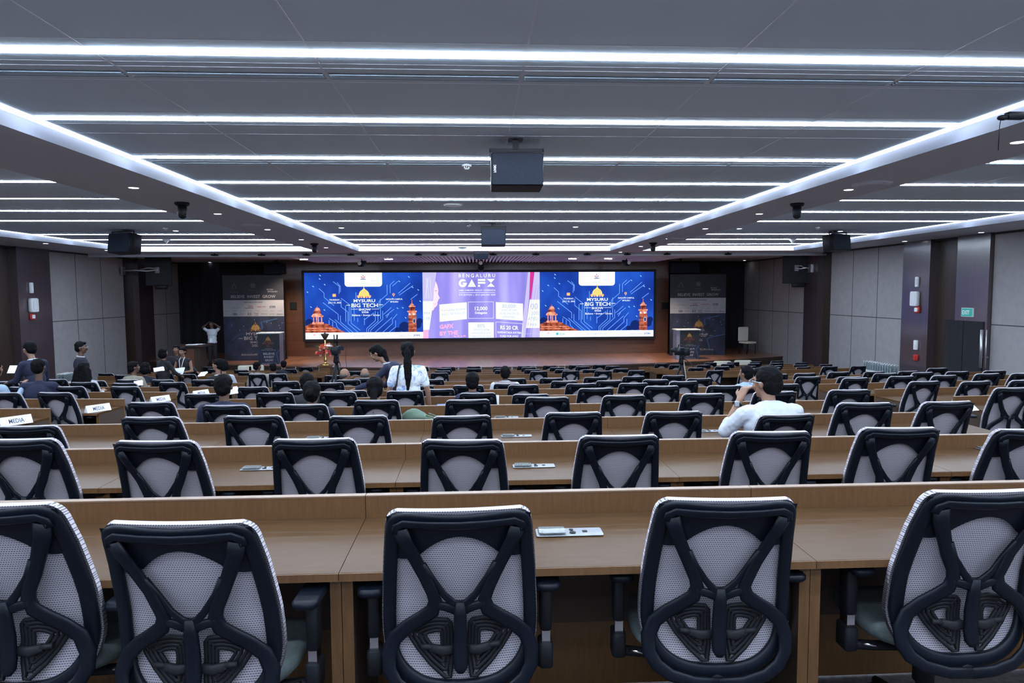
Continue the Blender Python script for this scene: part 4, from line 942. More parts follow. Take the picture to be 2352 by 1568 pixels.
for i in range(36):
    g = rn.uniform(0, 2*PI); e = rn.uniform(-.6, .9); L = rn.uniform(.16, .36); d = Vector((math.cos(g)*math.cos(e)*1.0, math.sin(g)*math.cos(e)*.6, math.sin(e)*.9))
    mb.tube([(0, 0, 0), d*L*.5, d*L+Vector((0, 0, -.03))], [.006, .016, .003], 5)
mb.obj('foliage', FM[3], t)
for k in range(3):
    mb = MB()
    for i in range(16):
        g = rn.uniform(0, 2*PI); e = rn.uniform(-.9, .9); L = rn.uniform(.05, .34); c_ = Vector((math.cos(g)*math.cos(e)*L, math.sin(g)*math.cos(e)*L*.5-.08, math.sin(e)*L*.9))
        if c_.x < -.1: c_.z -= .1
        for q in range(5):
            a_ = 2*PI*q/5; d = Vector((math.cos(a_)*.8, -.5, math.sin(a_)*.8)); mb.tube([c_, c_+d*.03, c_+d*.06], [.004, .018, .002], 5)
    mb.obj('blossoms', FM[k], t)
# tripod video cameras
def tripod_cam(px, pyc, y, zf, label, s=1.0, yaw=0):
    p = ony(px, pyc, y); h = p.z-zf; t = thing('video_camera_tripod', label, 'camera tripod', (p.x, y, zf), yaw)
    for q in range(3):
        g = 2*PI*q/3+.5; r = .42
        mb = MB(); mb.tube([(0, 0, h-.28), (.5*r*math.cos(g), .5*r*math.sin(g), (h-.28)*.5), (r*math.cos(g), r*math.sin(g), .01)], [.026, .02, .014], 8); mb.obj('leg', 'black', t)
    mb = MB(); mb.cyl((0, 0, h-.45), (0, 0, h-.12), .03); mb.lathe([(.06, h-.3), (.07, h-.26), (.055, h-.16), (.065, h-.12)], 14); mb.tube([(0, 0, h-.14), (.12, -.25, h-.25), (.16, -.38, h-.33)], .01, 6); mb.obj('fluid_head', 'black', t)
    return t, h
t, h = tripod_cam(772, 803, 15.4, FL[9]+.14, 'black video camera on a tripod below the flowers')
vc = thing('video_camera', 'black video camera on the tripod before the flowers', 'video camera', tuple(t.location+Vector((0, 0, h))))
def video_body(vc, s_):
    mb = MB(); mb.rbox(-.07, .07, -.2, .18, -.10, .08, .02); mb.ell((-.02, -.05, .0), (.10, .16, .09), 8); mb.obj('body', 'black', vc)
    mb = MB(); mb.cyl((0, .18, 0), (0, .32, 0), .045, .055); mb.obj('lens', 'black', vc)
    mb = MB(); mb.tube([(0, -.12, .08), (0, -.1, .14), (0, .1, .14), (0, .12, .08)], .012, 6); mb.obj('top_handle', 'black', vc)
    mb = MB(); mb.rbox(.08*s_, .2*s_, -.16, -.13, .0, .09, .01, axis=1) if s_ > 0 else mb.rbox(.08*s_-.12, .08*s_, -.16, -.13, .0, .09, .01, axis=1); mb.obj('viewfinder', 'grille', vc)
video_body(vc, 1)
mb = MB(); mb.rbox(-.05, .05, -.01, .01, .0, .04, .005, axis=1, T=(-.16, -.05, .08)); mb.obj('screen', 'white', vc)
mb = MB(); mb.tube([(.02, 0, .14), (.03, 0, .34)], .018, 8); mb.tube([(-.03, 0, .14), (-.04, 0, .34)], .012, 8); mb.tube([(.1, 0, .22), (.25, 0, .16), (.2, 0, -.1), (.24, .05, -.75)], .004, 5); mb.obj('microphone', 'black', vc)
t, h = tripod_cam(1566, 806, 15.6, FL[9]+.14, 'black tripod with video camera before the right lectern')
vc = thing('video_camera', 'black video camera on the tripod before the right lectern', 'video camera', tuple(t.location+Vector((0, 0, h))), .5); video_body(vc, -1)
mb = MB(); mb.tube([t.location+Vector(v) for v in ((.03, -.05, h-.2), (.08, -.08, h*.6), (.03, -.06, h*.35), (.1, -.1, .02), (.3, -.2, .012))], .008, 6); mb.obj('cable', 'cream', label='pale cable hanging from the right tripod camera', cat='cable')
# ------------------------------------------------------------------ water bottles in clusters by the walls and single ones on the front desks
def bottle_mesh():
    mb = MB(); mb.lathe([(.028, 0), (.031, .01), (.031, .14), (.026, .17), (.012, .195), (.012, .215)], 10, 0); return mb.data('bottle', ['glass'])
BM = bottle_mesh(); mb = MB(); mb.lathe([(.014, .213), (.014, .235), (.001, .236)], 8, 0); BC = mb.data('cap', ['white'])
def bottle(loc, label, grp, full=True):
    o = bpy.data.objects.new('water_bottle', BM); COL.objects.link(o); o.location = loc; tag(o, label, 'bottle', grp)
    c_ = bpy.data.objects.new('cap', BC); COL.objects.link(c_); c_.parent = o
for (x0, x1, yt, yb_, xw, s_) in ((1993, 2056, 833, 858, XR-.55, 'right'), (141, 166, 856, 880, XL+.55, 'left')):
    p = onx((x0+x1)/2, yt, xw); zt = p.z; z = zt-.24; ya = onx(x0, yt, xw).y; yb2 = onx(x1, yt, xw).y
    t = thing('side_table', f'low white-clothed table with water bottles along the {s_} wall', 'table', (xw, (ya+yb2)/2, z-.72)); L = abs(ya-yb2)/2+.35
    mb = MB(); mb.box(-.3, .3, -L, L, .69, .72); mb.obj('table_top', 'white', t)
    for sx in (-1, 1):
        for sy in (-1, 1): mb = MB(); mb.cyl((sx*.26, sy*(L-.06), 0), (sx*.26, sy*(L-.06), .69), .02, n=8); mb.obj('leg', 'black', t)
    n_ = 12
    for i in range(n_):
        for j in range(3): bottle((xw-.12+.1*j, (ya+yb2)/2-abs(ya-yb2)/2+abs(ya-yb2)*i/(n_-1), z+.001), f'clear water bottle in the cluster on the {s_} side table', f'water bottles on the {s_} side table')
for i, (px, py) in enumerate(sorted(((985, 846), (1053, 843), (1105, 842), (1176, 842), (1218, 840), (1230, 841), (1283, 839), (1297, 840), (1331, 837), (1388, 836), (695, 845), (733, 842), (1626, 834), (1680, 833), (1735, 831), (1778, 830), (648, 848), (679, 848)))):
    z = FL[12]+.752; p = ony(px, py, YP[12]-.3+outer_dy((px-1093)/1560*22)); bottle((p.x, p.y, z), f'water bottle on the farthest desk row, {ORD[i+1]} from left', 'water bottles on the farthest desks')
    COL.objects[-1]
# ------------------------------------------------------------------ things on the desks
def on_desk(px, py, k):
    p = onz(px, py, FL[k]+.752); return p
def mat_sign():
    return mat('sign_print', (.02, .03, .10), .6)
SP = mat_sign()
def media_sign(px, py, k, rz, label, w_=.28):
    p = on_desk(px, py, k); t = thing('media_sign', label, 'desk sign', tuple(p), rz); h = .085; d = .045
    mb = MB(); L = w_/2; mb.add([(-L, -d, 0), (L, -d, 0), (L, d, 0), (-L, d, 0), (-L, 0, h), (L, 0, h)], [(0, 1, 5, 4), (2, 3, 4, 5), (0, 4, 3), (1, 2, 5), (3, 2, 1, 0)]); mb.obj('folded_card', 'paper', t)
    vs, fs = text_polys('MEDIA', .048, w_*.48, .02); n = Vector((0, -h, d)).normalized()
    mb = MB(); mb.add([Vector((a, -d, 0))+Vector((0, d, h)).normalized()*(b+.022)+n*.001 for a, b in vs], fs); mb.obj('lettering', SP, t)
media_sign(36, 974, 4, .95, 'white folded MEDIA sign, nearest, at the left edge of the photo', .28)
media_sign(225, 944, 5, .95, 'white folded MEDIA sign, second nearest in the left block', .28)
media_sign(368, 922, 6, .95, 'white folded MEDIA sign, third nearest in the left block', .28)
media_sign(461, 907, 7, .95, 'white folded MEDIA sign, farthest, beside the man in navy', .28)
def socket(px, py, k, n, rz=0, lidonly=False):
    p = on_desk(px, py, k); t = thing('desk_socket_unit', n, 'socket unit', tuple(p), rz)
    mb = MB(); mb.rbox(-.125, .125, -.04, .04, 0, .004, .008); mb.obj('steel_plate', 'plate', t)
    mb = MB(); mb.rbox(-.115, -.015, -.035, .035, .010, .013, .006); mb.obj('hinged_lid', 'glass', t)
    mb = MB(); mb.rbox(-.10, -.03, -.026, .026, .004, .009, .004); mb.obj('switch_block', 'white', t)
    mb = MB(); mb.lathe([(.012, .004), (.012, .007), (.001, .007)], 12, c=(.012, -.012, 0)); mb.lathe([(.008, .004), (.008, .007), (.001, .007)], 10, c=(.01, .018, 0)); mb.box(.05, .068, -.008, .008, .004, .006); mb.obj('socket_ports', 'black', t)
for px, py, k, n in ((1307, 1223, 1, 'nearest row, between the two middle chairs'), (604, 1076, 2, 'second row, left of centre'), (1226, 1070, 2, 'second row, beside the central chair'), (738, 1006, 3, 'third row, left'), (1186, 1001, 3, 'third row, beside the central chair'), (1163, 958, 4, 'fourth row, right of the green bag'), (1625, 990, 3, 'third row, beside the man in white'), (1500, 948, 4, 'fourth row, right of centre'), (1153, 932, 5, 'fifth row, behind the white phone'), (2290, 1031, 2, 'second row, at the right edge')):
    socket(px, py, k, 'steel desk socket plate, '+n)
p = on_desk(1140, 930, 5); mb = MB(); mb.rbox(-.035, .035, -.006, .006, 0, .13, .01, axis=1); mb.obj('white_carton', 'white', label='small white box standing on the fifth row desk', cat='box').location = p
p = on_desk(1024, 935, 5); mb = MB(); mb.rbox(-.12, .12, -.09, .09, 0, .03, .02); mb.obj('blue_folder', mat('folder_blue', (.10, .16, .32), .6), label='blue folder lying on the desk right of the green bag', cat='folder').location = p
# green cloth bag
p = on_desk(957, 966, 4); t = thing('cloth_bag', 'green cloth bag slumped on the desk behind the standing woman', 'bag', tuple(p))
rings = []; rn = random.Random(5)
for i in range(10):
    u = i/9; R_ = math.sin(PI*(.12+.86*u)); ring = []
    for q in range(18):
        g = 2*PI*q/18; wob = 1+.16*math.sin(3*g+i*.8)+rn.uniform(-.05, .05)
        ring.append((-.17+.36*u, .075*R_*math.cos(g)*wob, max(0, .075*(1.0-.45*u)*R_*(1.1+math.sin(g)*wob)-.008)))
    rings.append(ring)
mb = MB(); mb.loft(rings); mb.obj('bag_body', mat('green_canvas', (.10, .15, .11), .9, bump=.4, nscale=9), t)
mb = MB(); mb.tube([(.1, -.03, .06), (.2, -.06, .035), (.27, -.04, .02), (.22, .03, .03), (.12, .03, .07)], .008, 6); mb.obj('strap', bpy.data.materials['green_canvas'], t)
# unit hanging at the top right
p = onz(2318, 258, HS); t = thing('ceiling_gadget', 'black clamp-like device hanging from the ceiling edge, top right', 'device', (p.x, p.y, HS))
mb = MB(); mb.rbox(-.02, .12, -.03, .03, -.05, 0, .01); mb.ell((-.05, 0, -.04), (.04, .03, .02), 8); mb.obj('body', 'black', t); mb = MB(); mb.tube([(-.06, 0, -.04), (-.07, 0, -.1), (-.072, 0, -.28)], .003, 5); mb.obj('lead', 'black', t)

# stage spotlights (real lamps in the slatted ceiling and the soffit before it)
for i, (x, y, tx, ty, e, col) in enumerate(((-6.9, 24.6, -7.0, 26.9, 650, (1, .80, .6)), (-3.5, 24.0, -3.3, 25.0, 200, (1, .86, .85)), (.3, 24.0, .3, 25.0, 200, (.95, .85, 1)), (4.1, 24.0, 4.0, 25.0, 200, (1, .86, .85)), (7.2, 24.4, 7.1, 25.6, 600, (1, .78, .55)))):
    l = bpy.data.lights.new('stage_spot', 'SPOT'); l.energy = e; l.color = col; l.spot_size = 1.5; l.spot_blend = .8; l.shadow_soft_size = .08
    o = bpy.data.objects.new('stage_spot', l); COL.objects.link(o); o.location = (x, y, 2.82)
    o.rotation_euler = (Vector((tx, ty, STG))-o.location).to_track_quat('-Z', 'Y').to_euler()
# ================================================================== people
import numpy as np
def cap(mb, a, b, ra, rb, n=10):
    a, b = Vector(a), Vector(b); d = (b-a); L = d.length; d = d/L if L > 1e-6 else Vector((0, 0, 1)); pts = []; rs = []
    for k in (-.98, -.8, -.5, 0): pts.append(a+d*ra*k); rs.append(ra*math.sqrt(1-k*k))
    for k in (0, .5, .8, .98): pts.append(b+d*rb*k); rs.append(rb*math.sqrt(1-k*k))
    mb.tube(pts, rs, n)
def fuse(mb, name, material, parent, voxel=.012, it=3, noise=0, label=None):
    me = mb.data(name, [material]); o = bpy.data.objects.new(name, me); COL.objects.link(o)
    r = o.modifiers.new('r', 'REMESH'); r.mode = 'VOXEL'; r.voxel_size = voxel; r.use_smooth_shade = True
    s = o.modifiers.new('s', 'SMOOTH'); s.iterations = it; s.factor = .5
    if noise:
        tx = bpy.data.textures.get('clump') or bpy.data.textures.new('clump', 'CLOUDS'); tx.noise_scale = .035
        d = o.modifiers.new('d', 'DISPLACE'); d.texture = tx; d.strength = noise; d.mid_level = .5
    dg = bpy.context.evaluated_depsgraph_get(); dg.update()
    nm = bpy.data.meshes.new_from_object(o.evaluated_get(dg)); o.modifiers.clear(); o.data = nm; nm.name = name
    if not nm.materials: nm.materials.append(material)
    o.parent = parent
    if label: o['label'] = label
    return o
SK = [mat('skin_brown', (.17, .085, .055), .55), mat('skin_tan', (.23, .125, .085), .55), mat('skin_dark', (.10, .052, .036), .55)]
HB = mat('hair_black', (.004, .004, .005), .7, bump=.2, nscale=60, spec=.08); HG = mat('hair_greying', (.06, .05, .05), .6)
def cloth(name, c, rough=.85, noise=.0, nscale=20): return mat(name, c, rough, noise=noise, nscale=nscale, bump=.15)
CL = {'navy': cloth('navy_suit', (.007, .009, .020)), 'navy2': cloth('navy_blazer', (.009, .012, .036)), 'black': cloth('black_clothes', (.010, .010, .014)), 'white': cloth('white_shirt', (.46, .49, .56)), 'beige': cloth('beige_shirt', (.30, .28, .26)),
      'vest': cloth('beige_waistcoat', (.24, .21, .22)), 'sky': cloth('light_blue_shirt', (.28, .38, .52)), 'blazer': cloth('white_blazer', (.42, .44, .48)), 'khaki': cloth('khaki_waistcoat', (.20, .19, .15)), 'denim': cloth('dark_trousers', (.015, .018, .035))}
def floral():
    m = mat('white_blue_floral_cotton', (.66, .70, .78), .85); nt = m.node_tree; b = nt.nodes['Principled BSDF']
    tc = nt.nodes.new('ShaderNodeTexCoord'); nz = nt.nodes.new('ShaderNodeTexNoise'); cr = nt.nodes.new('ShaderNodeValToRGB'); nz.inputs['Scale'].default_value = 14; nz.inputs['Detail'].default_value = 5; nz.inputs['Distortion'].default_value = 1.2
    nt.links.new(tc.outputs['Object'], nz.inputs[0]); nt.links.new(nz.outputs[0], cr.inputs[0]); nt.links.new(cr.outputs[0], b.inputs['Base Color'])
    e = cr.color_ramp.elements; e[0].position = .52; e[0].color = (.70, .74, .80, 1); e[1].position = .66; e[1].color = (.20, .33, .60, 1); return m
CL['floral'] = floral()
def hand(mb, w, d, s, curl=.5, up=Vector((0, 0, 1)), sc=1.0):
    """palm, four unequal bent fingers and a side thumb at wrist w pointing along d"""
    d = Vector(d).normalized(); side = d.cross(up).normalized()*s; nrm = side.cross(d)*s
    w = Vector(w); pe = w+d*.085*sc
    for q in (-.024, -.008, .008, .024): cap(mb, w+side*q*.7*sc, pe+side*q*sc, .014*sc, .013*sc, 8)
    for q, L in ((-.027, .058), (-.009, .068), (.009, .073), (.027, .066)):
        L *= sc; b0 = pe+side*q*sc; d1 = (d-nrm*curl*.5).normalized(); d2 = (d-nrm*curl*1.3).normalized()
        m1 = b0+d1*L*.5; cap(mb, b0, m1, .0095*sc, .0088*sc, 8); cap(mb, m1, m1+d2*L*.5, .0086*sc, .0074*sc, 8)
    t0 = w+d*.02*sc+side*.026*sc; t1 = t0+(d*.7+side*.75).normalized()*.04*sc; cap(mb, t0, t1, .012*sc, .0105*sc, 8); cap(mb, t1, t1+(d+side*.15-nrm*.2).normalized()*.03*sc, .010*sc, .0085*sc, 8)
def person(label, head_px, y, zf, face, top, pants='denim', pose='sit', hair='short', skin=0, arms=None, lean=0, vox=.012, bw=1.0, sleeves='long', look=0, nod=0, hairm=None, group=None, extra=None, side=0, collar=None, sc=1.0, curl=.5):
    """head_px: picture place of the head's centre; face: turn of the body (0 = towards the stage); look: extra turn of the head"""
    P = ony(head_px[0], head_px[1], y); hz = (P.z-zf)/sc
    seat = .50 if pose == 'sit' else .90
    nom = .74 if pose == 'sit' else .66
    cl = math.cos(lean); k = min(1.15, max(.8, (hz-seat)/(nom*cl)))
    if pose == 'sit' and (hz-seat)/(nom*cl) < .8: k = .86
    if pose != 'sit': seat = max(.75, hz-nom*cl*1.0); k = 1.0
    if pose != 'sit' and seat > .98: seat = .98; k = min(1.15, (hz-seat)/(nom*cl))
    # torso axis leans forward (+y) and sideways
    ax = Vector((math.sin(side), math.sin(lean)*math.cos(side), math.cos(lean)*math.cos(side)))
    hip = Vector((0, 0, seat)); neck = hip+ax*.50*k; nd = (ax+Vector((0, .25*0+nod*.3, .35))).normalized()
    headc = hip+ax*.56*k+nd*.14*k+Vector((0, .02+nod*.05, 0))
    R = Matrix.Rotation(face, 3, 'Z'); off = (R @ headc)*sc
    root = thing('person', label, 'person', (P.x-off.x, P.y-off.y, zf), face, group)
    root.scale = (sc, sc, sc)
    sh = neck+ax*(-.035); B = bw
    XA = Vector((math.cos(side), 0, -math.sin(side)))
    Ls, Rs = sh-XA*.165*B, sh+XA*.165*B
    if arms is None: arms = (((-.25, .05, -.25), (-.15, .22, -.17)), ((.25, .05, -.25), (.15, .22, -.17))) if pose == 'sit' else (((-.22, .02, -.28), (-.22, .06, -.52)), ((.22, .02, -.28), (.22, .06, -.52)))
    E = [sh+Vector(a[0]) for a in arms]; H = [sh+Vector(a[1]) for a in arms]
    kn = [Vector((-.12, .35, seat-.03)), Vector((.12, .35, seat-.03))] if pose == 'sit' else [Vector((-.09, .02, seat*.52)), Vector((.10, .0, seat*.52))]
    ft = [Vector((-.12, .24, .08)), Vector((.12, .24, .08))] if pose == 'sit' else [Vector((-.10, -.02, .08)), Vector((.11, -.02, .08))]
    # body: one continuous skin surface
    b = MB()
    b.ell(hip+ax*.04, (.145*B, .10, .11)); b.ell(hip+ax*.20*k, (.125*B, .09, .17)); b.ell(hip+ax*.37*k, (.15*B, .10, .16))
    cap(b, Ls+XA*.03, Rs-XA*.03, .05, .05); cap(b, neck-ax*.03, headc-nd*.03, .050, .047)
    HR = Matrix.Rotation(look, 3, 'Z') @ Matrix.Rotation(-nod*.6, 3, 'X')
    def hp(x, y_, z): return headc+HR @ Vector((x, y_, z))
    hs = 1.0
    b.ell(hp(0, -.008, .018), (.075, .092, .095), 12, R=HR); b.ell(hp(0, .022, -.045), (.055, .062, .068), 10, R=HR); b.ell(hp(0, .062, -.088), (.024, .022, .02), 8)
    cap(b, hp(0, .086, .012), hp(0, .104, -.022), .009, .013, 8); b.ell(hp(0, .085, -.055), (.024, .012, .010), 8)
    for s_ in (-1, 1):
        b.ell(hp(s_*.078, -.005, -.008), (.010, .017, .027), 8, R=HR); b.ell(hp(s_*.034, .070, -.025), (.024, .02, .02), 8)
        b.ell(hp(s_*.03, .083, .030), (.024, .010, .008), 8)
    for s_, S_, e, h_ in ((-1, Ls, E[0], H[0]), (1, Rs, E[1], H[1])):
        cap(b, S_, e, .046, .036); cap(b, e, h_, .036, .024); d = h_-e; hand(b, h_, d, s_, curl if s_ < 0 else .5)
    for kk, f_ in zip(kn, ft):
        hx = Vector((kk.x*.8, 0, seat-.0)); cap(b, hx, kk, .078, .054); cap(b, kk, f_, .050, .034); cap(b, f_+Vector((0, -.03, -.035)), f_+Vector((0, .14, -.045)), .036, .030)
    fuse(b, 'body', SK[skin], root, vox, 3)
    # shirt or jacket
    t = MB(); g = .016
    t.ell(hip+ax*.06, (.150*B+g, .105+g, .10)); t.ell(hip+ax*.20*k, (.138*B+g, .098+g, .18)); t.ell(hip+ax*.37*k, (.160*B+g, .108+g, .17))
    cap(t, Ls+XA*.02, Rs-XA*.02, .056+g*.5, .056+g*.5); cap(t, neck-ax*.06, neck+ax*.005, .085, .060)
    if sleeves != 'none':
        for S_, e, h_ in ((Ls, E[0], H[0]), (Rs, E[1], H[1])):
            if sleeves == 'short': cap(t, S_, S_+(e-S_)*.62, .060, .055)
            else:
                cap(t, S_, e, .058, .050)
                cap(t, e, e+(h_-e)*(.92 if sleeves == 'long' else .25), .050, .036 if sleeves == 'long' else .047)
    fuse(t, {'navy': 'jacket', 'navy2': 'jacket', 'blazer': 'jacket', 'vest': 'waistcoat', 'khaki': 'waistcoat'}.get(top, 'shirt'), CL[top], root, vox, 3, noise=.010 if vox < .011 else .006)
    p_ = MB(); p_.ell(hip+Vector((0, 0, -.01)), (.160*B, .125, .105))
    for kk, f_ in zip(kn, ft): hx = Vector((kk.x*.8, 0, seat-.01)); cap(p_, hx, kk, .092, .070); cap(p_, kk, f_+Vector((0, 0, .03)), .068, .052)
    fuse(p_, 'trousers', CL[pants], root, .018, 2)
    for f_ in ft: s2 = MB(); cap(s2, f_+Vector((0, -.04, -.035)), f_+Vector((0, .16, -.045)), .045, .038); s2.obj('shoe', 'black', root)
    # hair
    hm = hairm or HB; h = MB()
    if hair != 'bald':
        h.ell(hp(0, -.022, .040), (.086, .094, .088), 12, R=HR); h.ell(hp(0, -.045, -.005), (.080, .068, .085), 10, R=HR); h.ell(hp(0, .045, .085), (.055, .040, .028), 8, R=HR)
    else:
        h.ell(hp(0, -.050, -.015), (.080, .058, .050), 10, R=HR); 
        for s_ in (-1, 1): h.ell(hp(s_*.062, -.02, -.01), (.024, .05, .035), 8, R=HR)
    if hair == 'ponytail':
        q0 = hp(0, -.115, .02); h.ell(q0, (.035, .035, .035), 8)
        cap(h, q0, headc+Vector((0, -.14, -.13)), .034, .052); cap(h, headc+Vector((0, -.14, -.13)), headc+Vector((.005, -.15, -.30)), .052, .045); cap(h, headc+Vector((.005, -.15, -.30)), headc+Vector((0, -.15, -.46)), .043, .018)
    if hair == 'tail':
        cap(h, hp(0, -.11, -.02), headc+Vector((0, -.15, -.16)), .034, .044); cap(h, headc+Vector((0, -.15, -.16)), headc+Vector((.01, -.15, -.28)), .044, .02)
    if hair == 'bun': h.ell(hp(0, -.115, .01), (.045, .04, .045), 8)
    if hair == 'long':
        for x in (-.075, -.04, 0, .04, .075): cap(h, hp(x, -.055, .0), headc+Vector((x*1.7, -.10, -.24-.02*math.sin(x*40))), .055, .045)
        for s_ in (-1, 1): cap(h, hp(s_*.075, .0, -.02), headc+Vector((s_*.11, -.03, -.18)), .035, .035)
    if hair == 'bob':
        h.ell(hp(0, -.035, -.03), (.105, .095, .10), 10, R=HR)
    fuse(h, 'hair', hm, root, max(.008, vox*.85), 2, noise=.018 if hair not in ('bald',) else 0)
    if abs(math.degrees(face+look)) > 40:
        for s_ in (-1, 1):
            e = MB(); e.ell(hp(s_*.032, .0835, .010), (.013, .006, .006), 8); e.obj('eye', 'white', root); e = MB(); e.ell(hp(s_*.032, .0895, .010), (.005, .003, .005), 6); e.obj('pupil', 'black', root)
            e = MB(); e.tube([hp(s_*.014, .092, .034), hp(s_*.034, .090, .040), hp(s_*.052, .076, .034)], .0035, 6); e.obj('eyebrow', HB, root)
        e = MB(); e.tube([hp(-.022, .088, -.055), hp(0, .098, -.053), hp(.022, .088, -.055)], [.003, .006, .003], 6); e.obj('lips', mat('lips', (.25, .07, .06), .5) if 'lips' not in bpy.data.materials else bpy.data.materials['lips'], root)
    if collar:
        c_ = MB(); cc = neck+nd*.03
        ring = [cc+Vector((.062*math.cos(2*PI*q/16), .058*math.sin(2*PI*q/16)+.0, .012*math.sin(2*PI*q/16+PI))) for q in range(16)]
        c_.tube(ring, .014, 6, closed=True); c_.obj('collar', CL[collar], root)
    root['_h'] = 0; del root['_h']
    info = dict(root=root, headc=headc, hp=hp, neck=neck, sh=sh, H=H, E=E, ax=ax, HR=HR, Ls=Ls, Rs=Rs, seat=seat)
    if extra: extra(info)
    return info
def glasses(i):
    m = MB(); hp = i['hp']
    for s_ in (-1, 1):
        m.tube([hp(s_*.034+.022*math.cos(q*PI/5), .104, .008+.017*math.sin(q*PI/5)) for q in range(10)], .0022, 5, closed=True)
        m.tube([hp(s_*.056, .102, .014), hp(s_*.082, .05, .016), hp(s_*.084, -.02, .006)], .0025, 5)
    m.tube([hp(-.012, .104, .012), hp(.012, .104, .012)], .002, 5); m.obj('glasses', 'metal', i['root'])
def seat_y(k, x=0): return YP[k]-.47+outer_dy(x)
Yr = {k: seat_y(k) for k in YP}
# standing woman in the aisle between the desks, seen from behind
def strap(i):
    sh, ax = i['sh'], i['ax']; m = MB()
    m.tube([sh+Vector((-.085, .05, .075)), sh+Vector((-.10, -.03, .072)), sh+Vector((-.115, -.105, .0)), sh+Vector((-.135, -.135, -.15)), sh+Vector((-.18, -.13, -.32)), sh+Vector((-.22, -.08, -.45))], .010, 6); m.obj('bag_strap', 'black', i['root'])
person('person standing in white and blue floral shirt, long black ponytail, black strap', (937, 814), 8.5, FL[5], .05, 'floral', pose='stand', hair='ponytail', skin=1, sleeves='short', vox=.009, extra=strap, arms=(((-.24, .02, -.27), (-.27, .08, -.50)), ((.24, .02, -.27), (.26, .08, -.50))))
person('person in navy blazer bending left with an arm stretched over a desk', (866, 816), 9.9, FL[6], math.radians(80), 'navy2', pose='stand', hair='tail', skin=1, lean=.55, nod=.9, vox=.010, collar='white', arms=(((-.18, .22, -.22), (-.16, .46, -.30)), ((.22, .10, -.28), (.20, .30, -.34))))
person('person seated in navy with tied black hair, before the standing woman', (862, 884), Yr[4], FL[4], 0, 'navy', hair='tail', skin=1, vox=.010)
person('person seated in navy suit with short black hair, left of centre', (514, 878), Yr[4]-.1, FL[4], .05, 'navy2', hair='short', skin=2, bw=1.15, vox=.009)
person('person seated in dark blue with bushy black hair, behind the left chairs', (717, 894), Yr[4], FL[4], 0, 'navy', hair='bun', skin=2, vox=.010)
person('person with black hair seated directly beyond the bushy-haired person', (706, 873), Yr[5], FL[5], 0, 'black', hair='short', skin=2)
person('person seated in navy with close-cropped hair, centre of the hall', (1085, 870), Yr[5], FL[5], .0, 'navy2', hair='short', skin=0, vox=.010)
person('person seated in beige waistcoat and white sleeves, centre of the hall', (1160, 852), Yr[7], FL[7], .0, 'vest', hair='short', skin=2, vox=.010, bw=1.15, collar='white', extra=lambda i: sleeves_white(i)) if 0 else None
def sleeves_white(i):
    for S_, e, h_ in ((i['Ls'], i['E'][0], i['H'][0]), (i['Rs'], i['E'][1], i['H'][1])):
        m = MB(); cap(m, S_, e, .062, .053); cap(m, e, e+(h_-e)*.9, .053, .038); fuse(m, 'sleeve', CL['white'], i['root'], .012, 3, label='white shirt sleeve')
person('person seated in beige waistcoat and white sleeves, centre of the hall', (1160, 852), Yr[7], FL[7], .0, 'vest', hair='short', skin=2, vox=.010, bw=1.15, collar='white', sleeves='none', extra=sleeves_white)
def watch(i):
    glasses(i); w_ = i['H'][0]; d = (i['H'][0]-i['E'][0]).normalized(); c_ = w_-d*.045; m = MB()
    a = d.orthogonal().normalized(); b_ = d.cross(a)
    m.tube([c_+(a*math.cos(2*PI*q/12)+b_*math.sin(2*PI*q/12))*.033 for q in range(12)], .009, 6, closed=True); o = m.obj('watch', 'black', i['root'])
    m = MB(); m.rbox(-.018, .018, -.006, .006, -.020, .020, .006, axis=1, T=c_+Vector((-.022, -.032, .01))); m.obj('watch_face', 'metal', o)
person('person in white shirt with glasses and watch, chin resting on hand', (1760, 908), Yr[3]-.12, FL[3], math.radians(8), 'white', hair='short', skin=1, vox=.008, bw=1.2, lean=.16, nod=.1, sc=1.1, curl=1.7, sleeves='half', look=.42, extra=watch,
       arms=(((-.29, .10, -.14), (-.15, .15, .08)), ((.27, .12, -.2), (.06, .28, -.15))))
person('person in pale blue shirt with short hair, beyond the man in white', (1713, 864), Yr[6], FL[6], .3, 'sky', hair='short', skin=0, vox=.011, look=.3)
person('bald person in dark suit with white collar, right of the tripod', (838, 855), Yr[8], FL[8], 0, 'navy', hair='bald', skin=1, collar='white', hairm=HG)
person('balding person seated directly right of the tripod legs', (792, 856), Yr[8], FL[8], -.3, 'black', hair='bald', skin=1, look=-.5, hairm=HG, arms=(((-.2, .2, -.2), (-.05, .22, .02)), ((.25, .1, -.27), (.16, .3, -.2))))
person('person in grey-beige shirt, left of the pair near the stage', (591, 838), Yr[9], FL[9], 0, 'beige', hair='short', skin=2, look=-.6)
person('person in grey-beige shirt, right of the pair near the stage', (626, 841), Yr[9], FL[9], 0, 'beige', hair='short', skin=2, look=.7, bw=1.1)
person('person in dark clothes seated below the left lectern', (652, 834), Yr[11], FL[11], 0, 'navy', hair='short', skin=0)
person('person in black seated far left beside sheets of paper, face turned left', (500, 829), Yr[8]+.6, FL[8]-.1, .5, 'black', hair='short', skin=1, look=.9, collar='white')
person('person in white shirt seated far left before the dark banner', (513, 819), 15.2, -1.22, .2, 'white', hair='bob', skin=1, look=.4)
def lanyard(i):
    sh = i['sh']; m = MB()
    for s_ in (-1, 1): m.tube([sh+Vector((s_*.05, .03, .09)), sh+Vector((s_*.055, .11, .02)), sh+Vector((s_*.02, .145, -.17)), sh+Vector((0, .15, -.24))], .007, 6)
    m.box(-.04, .04, .15, .155, -.34, -.24, T=sh); m.obj('lanyard', 'paper', i['root'])
